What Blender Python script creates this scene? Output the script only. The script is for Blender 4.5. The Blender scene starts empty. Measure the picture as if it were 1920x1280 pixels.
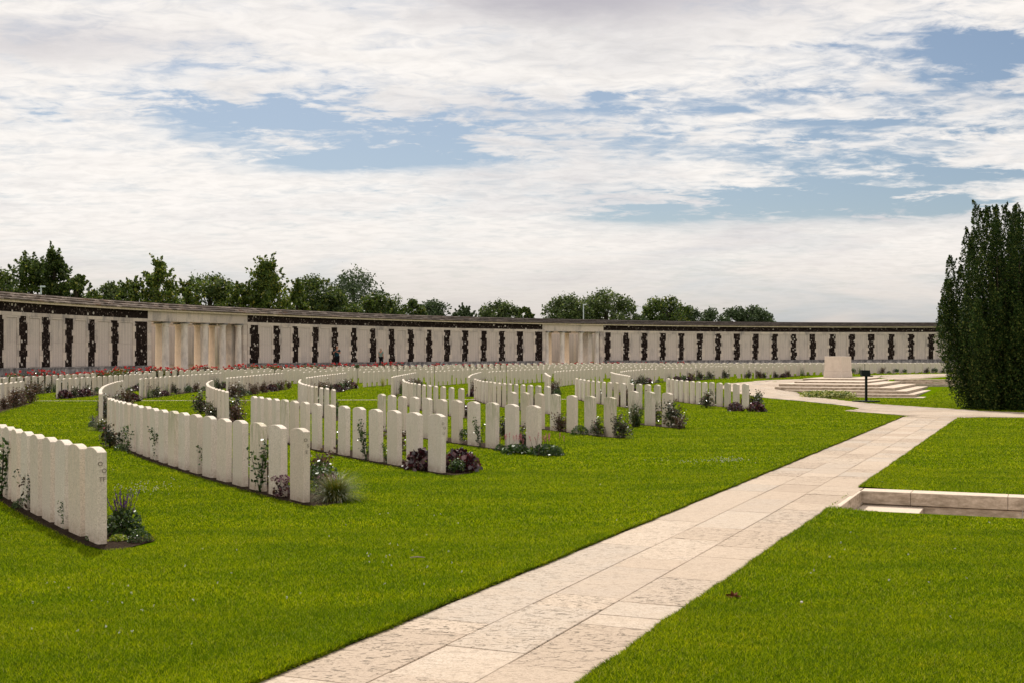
import bpy, bmesh, math, random
import numpy as np
from mathutils import Vector, Matrix, geometry
from math import radians, sin, cos, pi, atan2, degrees, sqrt, hypot

random.seed(7); RNG = np.random.default_rng(11)
SC = bpy.context.scene
COL = SC.collection

# ------------------------------------------------------------------ measuring helpers
F, EYE, HY = 2240.0, 1.54, 676.0
CX, CY = 56.0, 51.0                       # centre of the curved cemetery plan
AX = radians(23.8)                        # heading of the main path
UX, UY = cos(AX), -sin(AX)                # to the right across it
VX, VY = sin(AX), cos(AX)                 # along it
OX, OY = 21.9, 63.6                       # front right corner of the stone platform

def sm(t):
    t = np.clip(t, 0, 1); return t*t*(3-2*t)

def terrain(X, D):
    X = np.asarray(X, float); D = np.asarray(D, float)
    z = np.minimum(.55, np.maximum(0, .0075*(D-46)+.004*(X+16)))*sm((D-42)/8)
    z = z*(1-sm((X-9)/5)*(1-sm((D-68)/12)))
    u = (X-OX)*UX+(D-OY)*UY; v = (X-OX)*VX+(D-OY)*VY
    lawn = np.where(v < 0, -.44*sm((v+24)/24), -.44+.016*np.clip(v, 0, 40))
    edge = 13.5+.45*np.maximum(v-2, 0)
    w = sm((X-edge)/4.5)*(1-sm((v-17.6)/.5))*sm((60-X)/20)
    z2 = z+(.29-z)*sm((X-13)/5)*(1-sm((v-18)/6))*sm((D-70)/8)
    z = np.where(v > 8, z2, z)
    z = z*(1-w)+lawn*w
    z = np.where((u > -8.0) & (u < -3.95) & (v > 7.1) & (v < 18.9), np.minimum(z, .05), z)
    z = np.where((u > -8.5) & (u < -4.8) & (v > 12.7) & (v < 22.9), np.minimum(z, .05), z)
    return z

def tz(x, y): return float(terrain(x, y))

def gp(x, y, zo=0.0):
    D = 20.0
    for i in range(80):
        X = (x-960)/F*D
        D = .5*D+.5*F*(EYE-tz(X, D)-zo)/(y-HY)
    return ((x-960)/F*D, D)

def pol(r, ph):                            # polar about the plan centre, ph in degrees, 0 = towards the left
    a = radians(ph); return (CX-r*cos(a), CY-r*sin(a))

def ray_phi(x, r):
    k = (x-960)/F
    a = k*k+1; b = -2*(k*CX+CY); c = CX*CX+CY*CY-r*r
    D = (-b+sqrt(b*b-4*a*c))/(2*a)
    X = k*D
    return degrees(atan2(CY-D, CX-X)), D

# ------------------------------------------------------------------ object helpers
def tag(o, label=None, cat=None, group=None, kind=None):
    if label: o['label'] = label
    if cat: o['category'] = cat
    if group: o['group'] = group
    if kind: o['kind'] = kind
    return o

def link(name, me, parent=None, loc=None, rz=0):
    o = bpy.data.objects.new(name, me); COL.objects.link(o)
    if parent is not None: o.parent = parent
    if loc is not None: o.location = loc
    if rz: o.rotation_euler = (0, 0, rz)
    return o

def empty(name, loc=(0, 0, 0), rz=0):
    o = link(name, None, None, loc, rz); o.empty_display_size = .2; return o

def copy_tree(o, parent=None):
    c = o.copy(); COL.objects.link(c); c.parent = parent
    for ch in list(o.children): 
        d = copy_tree(ch, c)
    return c

def np_mesh(name, verts, faces, mats, smooth=False, midx=None):
    """faces: (n,k) array of equal-sized polygons"""
    me = bpy.data.meshes.new(name)
    verts = np.asarray(verts, np.float32); faces = np.asarray(faces, np.int32)
    n, k = faces.shape
    me.vertices.add(len(verts)); me.vertices.foreach_set('co', verts.ravel())
    me.loops.add(n*k); me.loops.foreach_set('vertex_index', faces.ravel())
    me.polygons.add(n); me.polygons.foreach_set('loop_start', np.arange(n, dtype=np.int32)*k)
    if midx is not None: me.polygons.foreach_set('material_index', np.asarray(midx, np.int32))
    me.polygons.foreach_set('use_smooth', np.full(n, smooth))
    for m in (mats if isinstance(mats, (list, tuple)) else [mats]): me.materials.append(m)
    me.update(calc_edges=True)
    return me

class MB:
    def __init__(s): s.v = []; s.f = []; s.m = []
    def add(s, vs, fs, mi=0):
        b = len(s.v); s.v += [tuple(p) for p in vs]
        s.f += [tuple(i+b for i in f) for f in fs]; s.m += [mi]*len(fs)
    def hexa(s, p, mi=0):                  # 8 points: bottom 4 ccw, top 4 ccw
        s.add(p, [(3, 2, 1, 0), (4, 5, 6, 7), (0, 1, 5, 4), (1, 2, 6, 5), (2, 3, 7, 6), (3, 0, 4, 7)], mi)
    def box(s, x0, x1, y0, y1, z0, z1, mi=0):
        s.hexa([(x0, y0, z0), (x1, y0, z0), (x1, y1, z0), (x0, y1, z0), (x0, y0, z1), (x1, y0, z1), (x1, y1, z1), (x0, y1, z1)], mi)
    def lathe(s, prof, cx=0, cy=0, n=20, mi=0):
        b = len(s.v)
        for r, z in prof:
            for k in range(n):
                a = 2*pi*k/n; s.v.append((cx+r*cos(a), cy+r*sin(a), z))
        for i in range(len(prof)-1):
            for k in range(n):
                s.f.append((b+i*n+k, b+i*n+(k+1) % n, b+(i+1)*n+(k+1) % n, b+(i+1)*n+k)); s.m.append(mi)
        s.f.append(tuple(b+k for k in range(n))[::-1]); s.m.append(mi)
        s.f.append(tuple(b+(len(prof)-1)*n+k for k in range(n))); s.m.append(mi)
    def tube(s, pts, rad, n=6, mi=0):
        pts = [Vector(p) for p in pts]; b = len(s.v)
        for i, p in enumerate(pts):
            d = (pts[min(i+1, len(pts)-1)]-pts[max(i-1, 0)]).normalized()
            a = d.orthogonal().normalized(); c = d.cross(a)
            r = rad[i] if isinstance(rad, (list, tuple)) else rad
            for k in range(n):
                t = 2*pi*k/n; s.v.append(tuple(p+a*r*cos(t)+c*r*sin(t)))
        for i in range(len(pts)-1):
            for k in range(n):
                s.f.append((b+i*n+k, b+i*n+(k+1) % n, b+(i+1)*n+(k+1) % n, b+(i+1)*n+k)); s.m.append(mi)
        s.f.append(tuple(b+k for k in range(n))[::-1]); s.m.append(mi)
        s.f.append(tuple(b+(len(pts)-1)*n+k for k in range(n))); s.m.append(mi)
    def mesh(s, name, mats, bevel=0, smooth=False, seg=1):
        me = bpy.data.meshes.new(name); me.from_pydata(s.v, [], s.f)
        for m in (mats if isinstance(mats, (list, tuple)) else [mats]): me.materials.append(m)
        for p, i in zip(me.polygons, s.m): p.material_index = i; p.use_smooth = smooth
        if bevel:
            bm = bmesh.new(); bm.from_mesh(me)
            bmesh.ops.remove_doubles(bm, verts=bm.verts, dist=1e-5)
            es = [e for e in bm.edges if len(e.link_faces) == 2 and e.calc_face_angle(0) > .6]
            bmesh.ops.bevel(bm, geom=es, offset=bevel, segments=seg, affect='EDGES', clamp_overlap=True)
            bm.to_mesh(me); bm.free()
        me.update(); return me
    def build(s, name, mats, parent=None, loc=None, rz=0, **k):
        return link(name, s.mesh(name, mats, **k), parent, loc, rz)

# arc box about the plan centre; z can be functions of phi
def arcbox(mb, r0, r1, p0, p1, z0, z1, mi=0, step=1.0, z1b=None):
    """r0 inner radius, r1 outer; z1b optional top height at r1"""
    n = max(1, int(abs(p1-p0)/step+.999)); f = lambda z, p: z(p) if callable(z) else z
    prev = None
    b = len(mb.v)
    for i in range(n+1):
        p = p0+(p1-p0)*i/n
        a = pol(r0, p); c = pol(r1, p)
        zb = f(z0, p); zt_ = f(z1, p); zt2 = f(z1b, p) if z1b is not None else zt_
        mb.v += [(a[0], a[1], zb), (a[0], a[1], zt_), (c[0], c[1], zt2), (c[0], c[1], zb)]
    up = 1 if p1 < p0 else -1
    for i in range(n):
        o = b+i*4; q = o+4
        for (k, l) in ((0, 1), (1, 2), (2, 3), (3, 0)):
            fc = (o+k, q+k, q+l, o+l)
            mb.f.append(fc if up < 0 else fc[::-1]); mb.m.append(mi)
    e = b+n*4
    mb.f.append((b, b+1, b+2, b+3)); mb.m.append(mi)
    mb.f.append((e+3, e+2, e+1, e)); mb.m.append(mi)

# ------------------------------------------------------------------ materials
class NT:
    def __init__(s, name, rough=.8, spec=.25):
        s.m = bpy.data.materials.new(name); s.m.use_nodes = True
        s.t = s.m.node_tree; s.n = s.t.nodes; s.l = s.t.links
        s.bsdf = s.n['Principled BSDF']; s.out = s.n['Material Output']
        s.bsdf.inputs['Roughness'].default_value = rough
        s.bsdf.inputs['Specular IOR Level'].default_value = spec
        s.tc = s.n.new('ShaderNodeTexCoord')
    def N(s, t, **k):
        n = s.n.new(t)
        for a, b in k.items():
            if a.startswith('i_'): n.inputs[int(a[2:]) if a[2:].isdigit() else a[2:].replace('_', ' ')].default_value = b
            else: setattr(n, a, b)
        return n
    def set(s, node, inp, val):
        if hasattr(val, 'is_output') or isinstance(val, bpy.types.NodeSocket): s.l.new(val, node.inputs[inp])
        else: node.inputs[inp].default_value = val
    def noise(s, scale, detail=4, rough=.55, vec=None, out='Fac', dist=0):
        n = s.N('ShaderNodeTexNoise'); n.inputs['Scale'].default_value = scale
        n.inputs['Detail'].default_value = detail; n.inputs['Roughness'].default_value = rough
        n.inputs['Distortion'].default_value = dist
        s.l.new(vec or s.tc.outputs['Object'], n.inputs['Vector']); return n.outputs[out]
    def vor(s, scale, vec=None, out='Distance', feature='F1', rnd=1):
        n = s.N('ShaderNodeTexVoronoi'); n.feature = feature; n.inputs['Scale'].default_value = scale
        n.inputs['Randomness'].default_value = rnd
        s.l.new(vec or s.tc.outputs['Object'], n.inputs['Vector']); return n.outputs[out]
    def map(s, scale=(1, 1, 1), rot=(0, 0, 0), loc=(0, 0, 0), vec=None):
        n = s.N('ShaderNodeMapping'); n.inputs['Scale'].default_value = scale
        n.inputs['Rotation'].default_value = rot; n.inputs['Location'].default_value = loc
        s.l.new(vec or s.tc.outputs['Object'], n.inputs['Vector']); return n.outputs[0]
    def ramp(s, fac, stops, interp='LINEAR'):
        n = s.N('ShaderNodeValToRGB'); n.color_ramp.interpolation = interp
        e = n.color_ramp.elements
        while len(e) < len(stops): e.new(.5)
        for i, (p, c) in enumerate(stops):
            e[i].position = p; e[i].color = (c, c, c, 1) if isinstance(c, (int, float)) else (*c, 1)
        s.l.new(fac, n.inputs[0]); return n.outputs[0]
    def mix(s, fac, a, b, mode='MIX'):
        n = s.N('ShaderNodeMix'); n.data_type = 'RGBA'; n.blend_type = mode
        for i, v in ((0, fac), (6, a), (7, b)):
            if isinstance(v, bpy.types.NodeSocket): s.l.new(v, n.inputs[i])
            elif i == 0: n.inputs[0].default_value = v
            else: n.inputs[i].default_value = (*v, 1) if len(v) == 3 else v
        return n.outputs[2]
    def math(s, op, a, b=0.0, c=None, clamp=False):
        n = s.N('ShaderNodeMath'); n.operation = op; n.use_clamp = clamp
        for i, v in enumerate((a, b) if c is None else (a, b, c)):
            if isinstance(v, bpy.types.NodeSocket): s.l.new(v, n.inputs[i])
            else: n.inputs[i].default_value = v
        return n.outputs[0]
    def sep(s, vec):
        n = s.N('ShaderNodeSeparateXYZ'); s.l.new(vec, n.inputs[0]); return n.outputs
    def color(s, c):
        if isinstance(c, bpy.types.NodeSocket): s.l.new(c, s.bsdf.inputs['Base Color'])
        else: s.bsdf.inputs['Base Color'].default_value = (*c, 1)
    def bump(s, h, strength=.3, dist=.01):
        n = s.N('ShaderNodeBump'); n.inputs['Strength'].default_value = strength
        n.inputs['Distance'].default_value = dist
        s.l.new(h, n.inputs['Height']); s.l.new(n.outputs[0], s.bsdf.inputs['Normal'])
    def island(s): return s.N('ShaderNodeNewGeometry').outputs['Random Per Island']
    def objrand(s): return s.N('ShaderNodeObjectInfo').outputs['Random']
    def pos(s): return s.N('ShaderNodeNewGeometry').outputs['Position']

M = {}
def leafmat(name, stops, trans=.35, rough=.5, spec=.3, big=0):
    k = NT(name, rough, spec)
    c = k.ramp(k.island(), stops)
    if big:
        n = k.noise(big, 3, .6, k.pos())
        c = k.mix(k.ramp(n, [(.35, 0.0), (.65, 1.0)]), k.mix(1.0, c, (.68, .72, .66), 'MULTIPLY'), k.mix(1.0, c, (1.2, 1.2, 1.15), 'MULTIPLY'))
    k.color(c)
    tr = k.N('ShaderNodeBsdfTranslucent'); k.l.new(c, tr.inputs[0])
    mx = k.N('ShaderNodeMixShader'); mx.inputs[0].default_value = trans
    k.l.new(k.bsdf.outputs[0], mx.inputs[1]); k.l.new(tr.outputs[0], mx.inputs[2])
    k.l.new(mx.outputs[0], k.out.inputs[0])
    M[name] = k.m; return k.m

def make_mats():
    # lawn sheet
    k = NT('lawn', 1, 0); P = k.pos()
    a = k.noise(.35, 4, .6, k.map((.6, 1.6, 1), vec=P)); b = k.noise(9, 5, .7, P); c = k.noise(160, 3, .7, P)
    col = k.ramp(b, [(.3, (.075, .13, .001)), (.55, (.115, .185, .001)), (.75, (.165, .235, .002))])
    col = k.mix(k.ramp(a, [(.35, 0.0), (.65, .7)]), col, (.075, .13, .001))
    col = k.mix(k.ramp(c, [(.3, .75), (.7, 0.0)]), col, (.07, .10, .001))
    k.color(col); k.bump(c, .8, .03); M['lawn'] = k.m
    # grass blades
    k = NT('grass_blade', .7, .08)
    c = k.ramp(k.island(), [(0, (.025, .045, .001)), (.25, (.095, .15, .001)), (.55, (.20, .27, .001)), (.8, (.35, .41, .002)), (.96, (.54, .54, .006)), (1, (.5, .44, .11))])
    n = k.noise(.8, 5, .7, k.map((.6, 1.5, 1), vec=k.pos())); n2 = k.noise(3.5, 3, .6, k.pos())
    c = k.mix(k.ramp(n, [(.40, .9), (.60, 0.0)]), c, k.mix(1.0, c, (.60, .72, .8), 'MULTIPLY'))
    c = k.mix(k.ramp(n2, [(.55, 0.0), (.72, .6)]), c, k.mix(1.0, c, (1.3, 1.08, .9), 'MULTIPLY'))
    k.color(c)
    tr = k.N('ShaderNodeBsdfTranslucent'); k.l.new(c, tr.inputs[0])
    mx = k.N('ShaderNodeMixShader'); mx.inputs[0].default_value = .45
    k.l.new(k.bsdf.outputs[0], mx.inputs[1]); k.l.new(tr.outputs[0], mx.inputs[2]); k.l.new(mx.outputs[0], k.out.inputs[0])
    M['blade'] = k.m
    # soil
    k = NT('soil', 1, .05); P = k.pos()
    c = k.ramp(k.noise(30, 6, .7, P), [(.3, (.012, .007, .004)), (.55, (.045, .028, .017)), (.8, (.11, .075, .05))])
    k.color(c); k.bump(k.noise(45, 5, .7, P), 1, .05); M['soil'] = k.m
    # headstone limestone
    for nm, stain in (('headstone_stone', 0), ('stained_headstone_stone', 1)):
        k = NT(nm, .85, .15)
        r = k.objrand()
        c = k.ramp(r, [(0, (.60, .50, .41)), (.35, (.65, .575, .50)), (.7, (.70, .61, .525)), (1, (.64, .53, .42))])
        off = k.N('ShaderNodeVectorMath'); off.operation = 'ADD'
        k.l.new(k.tc.outputs['Object'], off.inputs[0])
        cm = k.N('ShaderNodeCombineXYZ'); k.l.new(k.math('MULTIPLY', r, 57.), cm.inputs[0]); k.l.new(k.math('MULTIPLY', r, 31.), cm.inputs[1])
        k.l.new(cm.outputs[0], off.inputs[1]); O = off.outputs[0]
        sp = k.noise(80, 5, .85, O)
        c = k.mix(k.ramp(sp, [(.38, .85), (.53, 0.0)]), c, (.33, .27, .21))
        c = k.mix(k.ramp(sp, [(.56, 0.0), (.7, .6)]), c, (.80, .72, .64))
        c = k.mix(k.ramp(k.noise(7, 4, .6, O), [(.4, 0.0), (.75, .45)]), c, (.56, .47, .39))
        st = k.noise(9, 4, .6, k.map((4, 4, .5), vec=O))
        z = k.sep(k.tc.outputs['Object'])[2]
        if stain:
            f = k.math('MULTIPLY', k.ramp(st, [(.42, 0.0), (.6, .95)]), k.ramp(z, [(.25, .12), (.82, .9)]))
            c = k.mix(f, c, (.29, .29, .17))
        else:
            f = k.math('MULTIPLY', k.ramp(st, [(.46, 0.0), (.7, .8)]), k.ramp(z, [(.1, .3), (.85, .75)]))
            c = k.mix(f, c, (.44, .41, .33))
        f = k.math('MULTIPLY', k.ramp(z, [(.0, .9), (.13, 0.0)]), k.ramp(k.noise(14, 4, .7, O), [(.35, .2), (.65, 1.0)]))
        c = k.mix(f, c, (.27, .2, .13))
        k.color(c); k.bump(k.noise(120, 4, .8, O), .25, .004); M['head_s' if stain else 'head'] = k.m
    k = NT('incised_letter', .95, .05); k.color((.16, .13, .105)); M['incised'] = k.m
    # path slabs
    k = NT('paving_slab', .75, .2); P = k.pos(); r = k.island()
    c = k.ramp(r, [(0, (.44, .335, .245)), (.2, (.54, .42, .315)), (.4, (.46, .39, .32)), (.6, (.62, .50, .385)), (.8, (.52, .40, .295)), (1, (.57, .475, .38))])
    fine = k.noise(70, 6, .75, P)
    c = k.mix(k.ramp(fine, [(.38, .75), (.52, 0.0)]), c, (.33, .245, .17))
    c = k.mix(k.ramp(k.noise(22, 6, .8, P), [(.36, .6), (.5, 0.0)]), c, (.36, .27, .19))
    c = k.mix(1.0, c, (.80, .80, .81), 'MULTIPLY')
    big = k.noise(3, 4, .6, P)
    c = k.mix(k.ramp(big, [(.35, .35), (.6, 0.0)]), c, (.41, .315, .23))
    # pitted slabs: elongated hollows
    pit = k.noise(17, 6, .68, k.map((.9, 2.0, 1), rot=(0, 0, .35), vec=P), dist=1.3)
    pm = k.math('MULTIPLY', k.ramp(pit, [(.56, 0.0), (.60, 1.0)]), k.ramp(k.math('FRACT', k.math('MULTIPLY', r, 7.3)), [(.3, .22), (.75, 1.0)]))
    c = k.mix(k.math('MULTIPLY', pm, .9), c, (.085, .065, .04))
    k.color(c)
    h = k.math('SUBTRACT', k.math('MULTIPLY', fine, .3), pm)
    k.bump(h, .6, .012); M['slab'] = k.m
    k = NT('path_joint', 1, .05); k.color(k.ramp(k.noise(25, 4, .7, k.pos()), [(.35, (.16, .12, .085)), (.65, (.50, .40, .31))])); M['joint'] = k.m
    # cut stone: steps, kerb
    k = NT('step_stone', .8, .2); P = k.pos(); r = k.island()
    c = k.ramp(r, [(0, (.44, .35, .27)), (.5, (.54, .44, .345)), (1, (.58, .47, .37))])
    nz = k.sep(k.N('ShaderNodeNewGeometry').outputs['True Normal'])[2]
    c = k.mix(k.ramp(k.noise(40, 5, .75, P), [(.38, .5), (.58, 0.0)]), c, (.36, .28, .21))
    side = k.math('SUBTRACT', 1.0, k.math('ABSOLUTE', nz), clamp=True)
    side_shade = k.math('MULTIPLY', side, k.ramp(k.noise(4, 5, .7, k.map((1, 1, 3), vec=P)), [(.36, 0.15), (.6, .85)]))  # shade painted into the upright faces, broken up by noise
    c = k.mix(side_shade, c, (.20, .155, .105))
    k.color(c); k.bump(k.noise(50, 4, .8, P), .3, .006); M['step'] = k.m
    # memorial wall ashlar
    k = NT('wall_ashlar', .9, .1); P = k.pos(); r = k.island()
    c = k.ramp(r, [(0, (.47, .39, .33)), (.5, (.55, .465, .40)), (1, (.62, .52, .43))])
    c = k.mix(k.ramp(k.noise(30, 5, .75, P), [(.38, .5), (.55, 0.0)]), c, (.3, .255, .23))
    c = k.mix(k.ramp(k.noise(1.4, 6, .72, k.map((1, 1, .45), vec=P)), [(.5, 0.0), (.68, .75)]), c, (.17, .155, .155))
    k.color(c); M['ashlar'] = k.m
    # inscribed panels: rows of tiny carved names in columns
    k = NT('inscribed_panel', .9, .1); P = k.pos(); r = k.island()
    c = k.ramp(r, [(0, (.50, .42, .365)), (1, (.60, .51, .445))])
    uv = k.N('ShaderNodeUVMap').outputs[0]; U = k.sep(uv)
    lines = k.math('FRACT', k.math('MULTIPLY', U[1], 52.0))
    lm = k.ramp(lines, [(.25, 0.0), (.4, 1.0), (.7, 1.0), (.85, 0.0)])
    cols = k.math('FRACT', k.math('MULTIPLY', U[0], 4.0))
    cmk = k.ramp(cols, [(.08, 0.0), (.14, 1.0), (.74, 1.0), (.84, 0.0)])
    txt = k.ramp(k.noise(1.0, 2, .6, k.map((170, 170, 60), vec=uv)), [(.42, 0.0), (.5, 1.0)])
    f = k.math('MULTIPLY', k.math('MULTIPLY', lm, cmk), k.math('MULTIPLY', txt, .55))
    c = k.mix(k.ramp(k.noise(26, 4, .75, P), [(.38, .4), (.55, 0.0)]), c, (.3, .26, .24))
    c = k.mix(k.ramp(k.noise(1.1, 6, .7, k.map((1.5, 1.5, .35), vec=P)), [(.52, 0.0), (.72, .6)]), c, (.2, .185, .185))
    c = k.mix(f, c, (.2, .175, .155)); k.color(c); M['panel'] = k.m
    # knapped flint
    k = NT('knapped_flint', .95, .05); P = k.pos()
    vc = k.vor(13, P, 'Color'); vs = k.sep(vc)
    c = k.ramp(vs[0], [(0, (.006, .004, .004)), (.6, (.016, .010, .008)), (.88, (.024, .016, .013)), (.95, (.12, .09, .075)), (1, (.30, .25, .22))])
    d = k.vor(13, P, 'Distance', 'DISTANCE_TO_EDGE')
    c = k.mix(k.ramp(d, [(0.0, .8), (.10, 0.0)]), c, (.018, .012, .009))
    v2 = k.vor(2.3, P, 'Color'); v2d = k.vor(2.3, P, 'Distance')
    sp = k.math('MULTIPLY', k.ramp(k.sep(v2)[1], [(.40, 0.0), (.43, 1.0)]), k.ramp(v2d, [(.17, 1.0), (.21, 0.0)]))
    c = k.mix(sp, c, (.45, .40, .35))
    k.color(c); k.bump(d, .5, .02); M['flint'] = k.m
    # roof slabs
    k = NT('roof_slab', .9, .15); P = k.pos(); r = k.island()
    c = k.ramp(r, [(0, (.085, .06, .047)), (.35, (.13, .10, .083)), (.6, (.22, .17, .14)), (.85, (.40, .32, .27)), (1, (.17, .09, .05))])
    c = k.mix(k.ramp(k.noise(5, 5, .7, P), [(.4, .7), (.65, 0.0)]), c, (.085, .068, .052))
    # colour darkens towards the right end of the long roof
    x = k.sep(P)[0]
    c = k.mix(k.ramp(k.math('MULTIPLY', k.math('ADD', x, 30.0), .0125), [(.05, 0.0), (.42, .85)]), c, (.035, .026, .022))
    k.color(c); k.bump(k.noise(30, 4, .7, P), .4, .01); M['roof'] = k.m
    k = NT('cream_cornice', .85, .15); P = k.pos()
    c = k.ramp(k.noise(6, 5, .7, P), [(.35, (.52, .42, .32)), (.65, (.74, .61, .47))]); k.color(c); M['cornice'] = k.m
    k = NT('column_stone', .85, .15); P = k.pos(); 
    c = k.mix(k.ramp(k.noise(2.2, 5, .7, k.map((1, 1, .4), vec=P)), [(.45, 0.0), (.66, .7)]), (.66, .585, .51), (.33, .30, .28))
    c = k.mix(k.ramp(k.noise(30, 4, .7, P), [(.38, .3), (.55, 0.0)]), c, (.4, .31, .24)); k.color(c); M['column'] = k.m
    k = NT('sunlit_column_stone', .85, .15); c = k.mix(k.ramp(k.noise(3, 5, .7, k.pos()), [(.45, 0.0), (.7, .4)]), (.78, .61, .45), (.52, .41, .31)); k.color(c); M['sunlitcol'] = k.m  # rear columns: warm bounced sunlight painted into the stone colour
    k = NT('pale_memorial_stone', .8, .2); P = k.pos()
    c = k.mix(k.ramp(k.noise(3, 5, .7, P), [(.4, 0.0), (.7, .6)]), (.66, .555, .465), (.50, .41, .33))
    c = k.mix(k.ramp(k.noise(60, 4, .7, P), [(.36, .4), (.5, 0.0)]), c, (.40, .32, .26)); k.color(c); k.bump(k.noise(70, 4, .8, P), .2, .004); M['memstone'] = k.m
    k = NT('stained_plinth', .9, .1); P = k.pos()
    c = k.ramp(k.noise(3.2, 6, .75, k.map((1, 1, .6), vec=P)), [(.36, (.07, .068, .07)), (.52, (.22, .205, .20)), (.68, (.44, .41, .39))]); k.color(c); M['plinth'] = k.m
    k = NT('terrace_paving', .9, .1); k.color(k.ramp(k.noise(4, 5, .7, k.pos()), [(.35, (.28, .24, .2)), (.65, (.42, .36, .3))])); M['terrace'] = k.m
    k = NT('painted_black_metal', .6, .15); k.color((.005, .009, .006)); M['black'] = k.m
    k = NT('galvanised_metal', .45, .5); k.color((.42, .47, .50)); k.bsdf.inputs['Metallic'].default_value = .3; M['grey'] = k.m
    k = NT('bark', .95, .1); k.color(k.ramp(k.noise(9, 5, .7, k.map((3, 3, .6))), [(.35, (.025, .018, .012)), (.65, (.09, .07, .05))])); M['bark'] = k.m
    k = NT('rose_stem', .7, .2); k.color((.035, .03, .012)); M['stem'] = k.m
    for n, c, r in (('skin', (.42, .20, .13), .6), ('teal_cloth', (.005, .038, .052), .85), ('sage_cloth', (.22, .29, .25), .9), ('dark_cloth', (.006, .006, .008), .9), ('blond_hair', (.42, .32, .25), .7), ('grey_hair', (.34, .30, .27), .7), ('shoe', (.02, .015, .012), .6), ('dead_leaf', (.12, .03, .01), .8), ('twig', (.32, .22, .2), .8), ('white_stone_bit', (.6, .52, .45), .8)):
        k = NT(n, r, .2)
        if 'hair' in n or 'cloth' in n:
            k.color(k.mix(k.ramp(k.noise(14, 3, .6), [(.35, 0.0), (.65, .5)]), c, tuple(x*.6 for x in c)))
        else: k.color(c)
        M[n] = k.m
    leafmat('leaf_green', [(0, (.012, .032, .006)), (.5, (.028, .065, .009)), (.85, (.06, .11, .015)), (1, (.14, .19, .03))], .25, .35, .5)
    leafmat('leaf_rose', [(0, (.012, .022, .008)), (.4, (.03, .05, .012)), (.7, (.075, .035, .02)), (.9, (.10, .10, .03)), (1, (.24, .25, .15))], .25, .3, .6)
    leafmat('leaf_bronze', [(0, (.03, .014, .01)), (.4, (.08, .04, .025)), (.7, (.14, .07, .04)), (.9, (.07, .08, .02)), (1, (.3, .2, .14))], .25, .4, .4)
    leafmat('leaf_purple', [(0, (.014, .004, .006)), (.5, (.035, .008, .012)), (.85, (.09, .014, .018)), (1, (.22, .12, .12))], .18, .3, .7)
    leafmat('leaf_yellow', [(0, (.07, .13, .008)), (.5, (.17, .24, .012)), (1, (.42, .42, .06))], .35, .5, .3)
    leafmat('leaf_variegated', [(0, (.05, .09, .01)), (.35, (.13, .18, .02)), (.7, (.38, .38, .09)), (1, (.55, .52, .25))], .3, .5, .3)
    leafmat('grassy_leaf', [(0, (.03, .055, .003)), (.5, (.08, .11, .006)), (.85, (.17, .165, .012)), (1, (.28, .16, .03))], .35, .5, .3)
    leafmat('straw_leaf', [(0, (.10, .14, .02)), (.5, (.30, .28, .07)), (1, (.5, .42, .16))], .35, .5, .3)
    leafmat('petal_red', [(0, (.34, .004, .006)), (.6, (.58, .01, .012)), (1, (.62, .05, .03))], .3, .6, .2)
    leafmat('petal_pink', [(0, (.36, .08, .11)), (1, (.55, .24, .26))], .3, .6, .2)
    leafmat('petal_dusty', [(0, (.10, .04, .06)), (.6, (.2, .1, .13)), (1, (.42, .26, .28))], .2, .6, .2)
    leafmat('petal_purple', [(0, (.05, .012, .10)), (1, (.14, .04, .22))], .3, .6, .2)
    leafmat('petal_white', [(0, (.40, .37, .32)), (1, (.62, .59, .54))], .3, .6, .2)
    leafmat('petal_orange', [(0, (.6, .16, .01)), (1, (.7, .4, .1))], .3, .6, .2)
    leafmat('yew_leaf', [(0, (.009, .022, .005)), (.5, (.026, .052, .011)), (.8, (.06, .088, .018)), (1, (.15, .155, .04))], .2, .7, .1, 1.6)
    leafmat('oak_leaf', [(0, (0.024, 0.044, 0.010)), (.5, (0.056, 0.088, 0.017)), (.9, (0.119, 0.153, 0.031)), (1, (0.255, 0.238, 0.051))], .42, .5, .25, .3)
    leafmat('willow_leaf', [(0, (0.037, 0.062, 0.018)), (.5, (0.075, 0.106, 0.027)), (1, (0.163, 0.188, 0.062))], .35, .5, .35, .5)
    leafmat('hornbeam_leaf', [(0, (0.034, 0.061, 0.011)), (.5, (0.081, 0.121, 0.019)), (.9, (0.162, 0.189, 0.030)), (1, (0.297, 0.243, 0.041))], .42, .5, .25, .3)
    leafmat('far_leaf', [(0, (.035, .055, .024)), (.5, (.055, .082, .034)), (1, (.10, .13, .055))], .25, .5, .3, .3)
make_mats()

# ------------------------------------------------------------------ regions on the ground
PO = (-1.18, 5.74)                         # a point on the left edge of the main path
def path_st(x, y):
    dx = x-PO[0]; dy = y-PO[1]
    return dx*VX+dy*VY, dx*UX+dy*UY        # s along, t across
def path_pt(s, t): return (PO[0]+s*VX+t*UX, PO[1]+s*VY+t*UY)
PW = 1.47
def in_poly(px, py, poly):
    inside = np.zeros(px.shape, bool); n = len(poly); j = n-1
    for i in range(n):
        xi, yi = poly[i]; xj, yj = poly[j]
        c = ((yi > py) != (yj > py))
        with np.errstate(divide='ignore', invalid='ignore'):
            t = (xj-xi)*(py-yi)/(yj-yi+1e-12)+xi
        inside ^= c & (px < t); j = i
    return inside

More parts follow.
